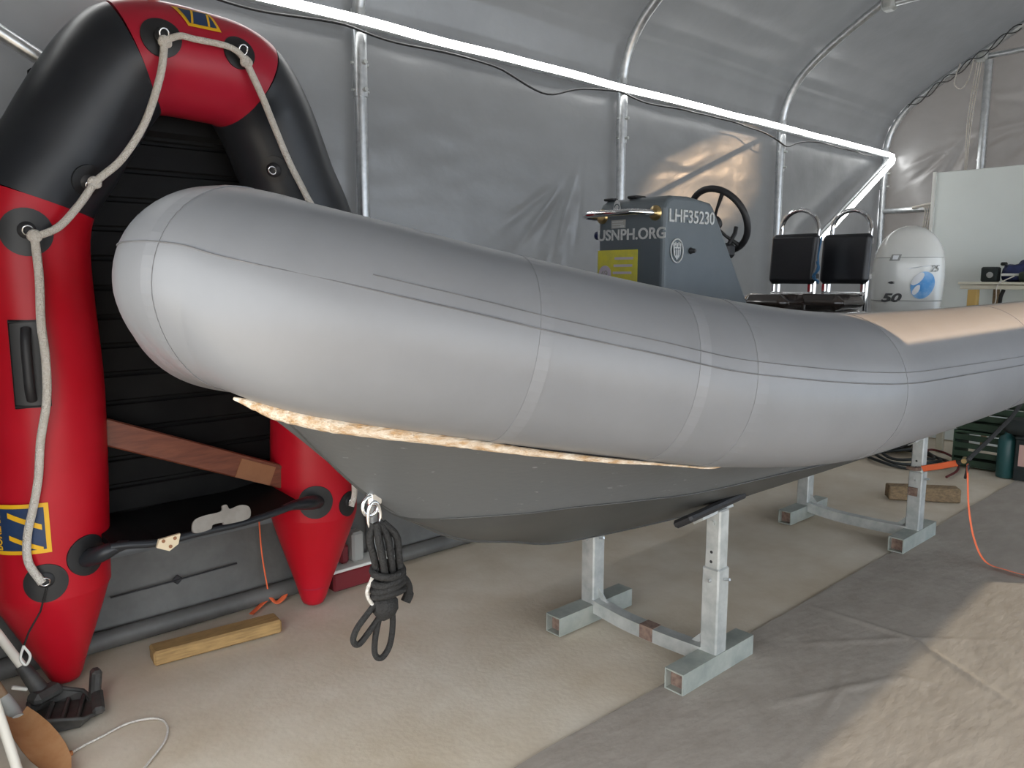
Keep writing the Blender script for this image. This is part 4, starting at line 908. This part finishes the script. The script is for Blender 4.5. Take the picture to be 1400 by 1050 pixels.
MB().box((6.98, 1.655, .17), (.16, .17, .33), bev=.008).build('case', 'dark_cloth', bx); MB().box((6.897, 1.68, .21), (.004, .06, .17)).build('label_sheet', 'pink_label', bx); MB().box((6.98, 1.655, .345), (.17, .18, .025), bev=.008).build('lid', 'dark_cloth', bx)
box_thing('white_tub', (6.97, 1.495, .17), (.14, .12, .33), 'pale', 'white tub at the far right edge beside the black box', 'tub')
box_thing('cream_plank', (7.55, 2.50, .30), (.05, .06, .60), 'cream_board', 'short pale plank standing beside the green crates', 'plank')
g = MB()
for k in range(3):
    rr = .20-.035*k; g.tube([V((6.95+.55*rr*2*math.cos(a)*1.5, 2.55+rr*1.55*math.sin(a), .022+.02*k+.012*math.sin(3*a+k))) for a in [q*math.pi/14 for q in range(28)]], .013, 8, closed=True)
g.tube(catmull([(6.72, 2.85, .025), (7.0, 2.92, .05), (7.4, 2.8, .16), (7.7, 2.75, .2)], 6), .014, 8)
tag(g.build('hose_coil', 'hose'), 'coil of black hose on the floor behind the far trestle', 'hose')
g = MB(); g.tube(catmull([(6.75, 2.35, .02), (6.9, 2.42, .05), (7.15, 2.45, .09), (7.3, 2.36, .05), (7.15, 2.22, .03), (6.85, 2.12, .02), (6.55, 2.1, .02)], 6), .010, 8); tag(g.build('red_hose', 'hose_red'), 'thin dark red hose beside the black hose coil', 'hose')
lump('dark_sack', (7.35, 2.85, .16), (.5, .34, .30), 'dark_cloth', 'dark sack slumped on the floor behind the hose coil', 'sack')

# ratchet strap on the far trestle
rs = thing('ratchet_strap', (4.75, 1.45, 0), 'orange ratchet strap from the far trestle post to the boat stern', 'strap')
def web(pts, m, name, wd=.022, up=V((0, 0, 1)), par=None): return MB().tube(catmull(pts, 6), wd, 8, flat=.10, up=up).build(name, m, par or rs)
web([(4.762, 1.66, .475), (4.755, 1.56, .512), (4.75, 1.475, .545)], 'orange_web', 'webbing', .020, V((1, 0, .3)))
g = MB(); g.box((4.755, 1.442, .565), (.035, .075, .022), Matrix.Rotation(-.5, 3, 'X'), .004); rt = g.build('ratchet', 'black_rubber', rs)
MB().lathe([(.014, -.024), (.014, .024)], (4.74, 1.435, .572), (1, .2, .1), 12).build('spindle', 'brass', rt)
MB().box((4.73, 1.415, .51), (.018, .014, .085), Matrix.Rotation(.12, 3, 'X'), .004).build('lever', 'black_rubber', rt)
web([(4.76, 1.42, .578), (4.88, 1.39, .64), (5.02, 1.36, .71), (5.2, 1.32, .82), (5.35, 1.27, 1.04)], 'black_web', 'tail_webbing', .012, V((1, 0, .3)))
web([(4.735, 1.415, .555), (4.73, 1.405, .45), (4.72, 1.385, .30), (4.70, 1.34, .14), (4.68, 1.27, .035), (4.665, 1.16, .022), (4.655, 1.06, .022), (4.66, .9, .022)], 'orange_web', 'loose_end', .016, V((0, 1, 0)))
g = MB(); g.tube(catmull([(4.755, 1.665, .475), (4.74, 1.70, .47), (4.755, 1.74, .47)], 5), .012, 8); g.box((4.752, 1.70, .33), (.012, .05, .05)); g.build('hook', 'rust', rs)
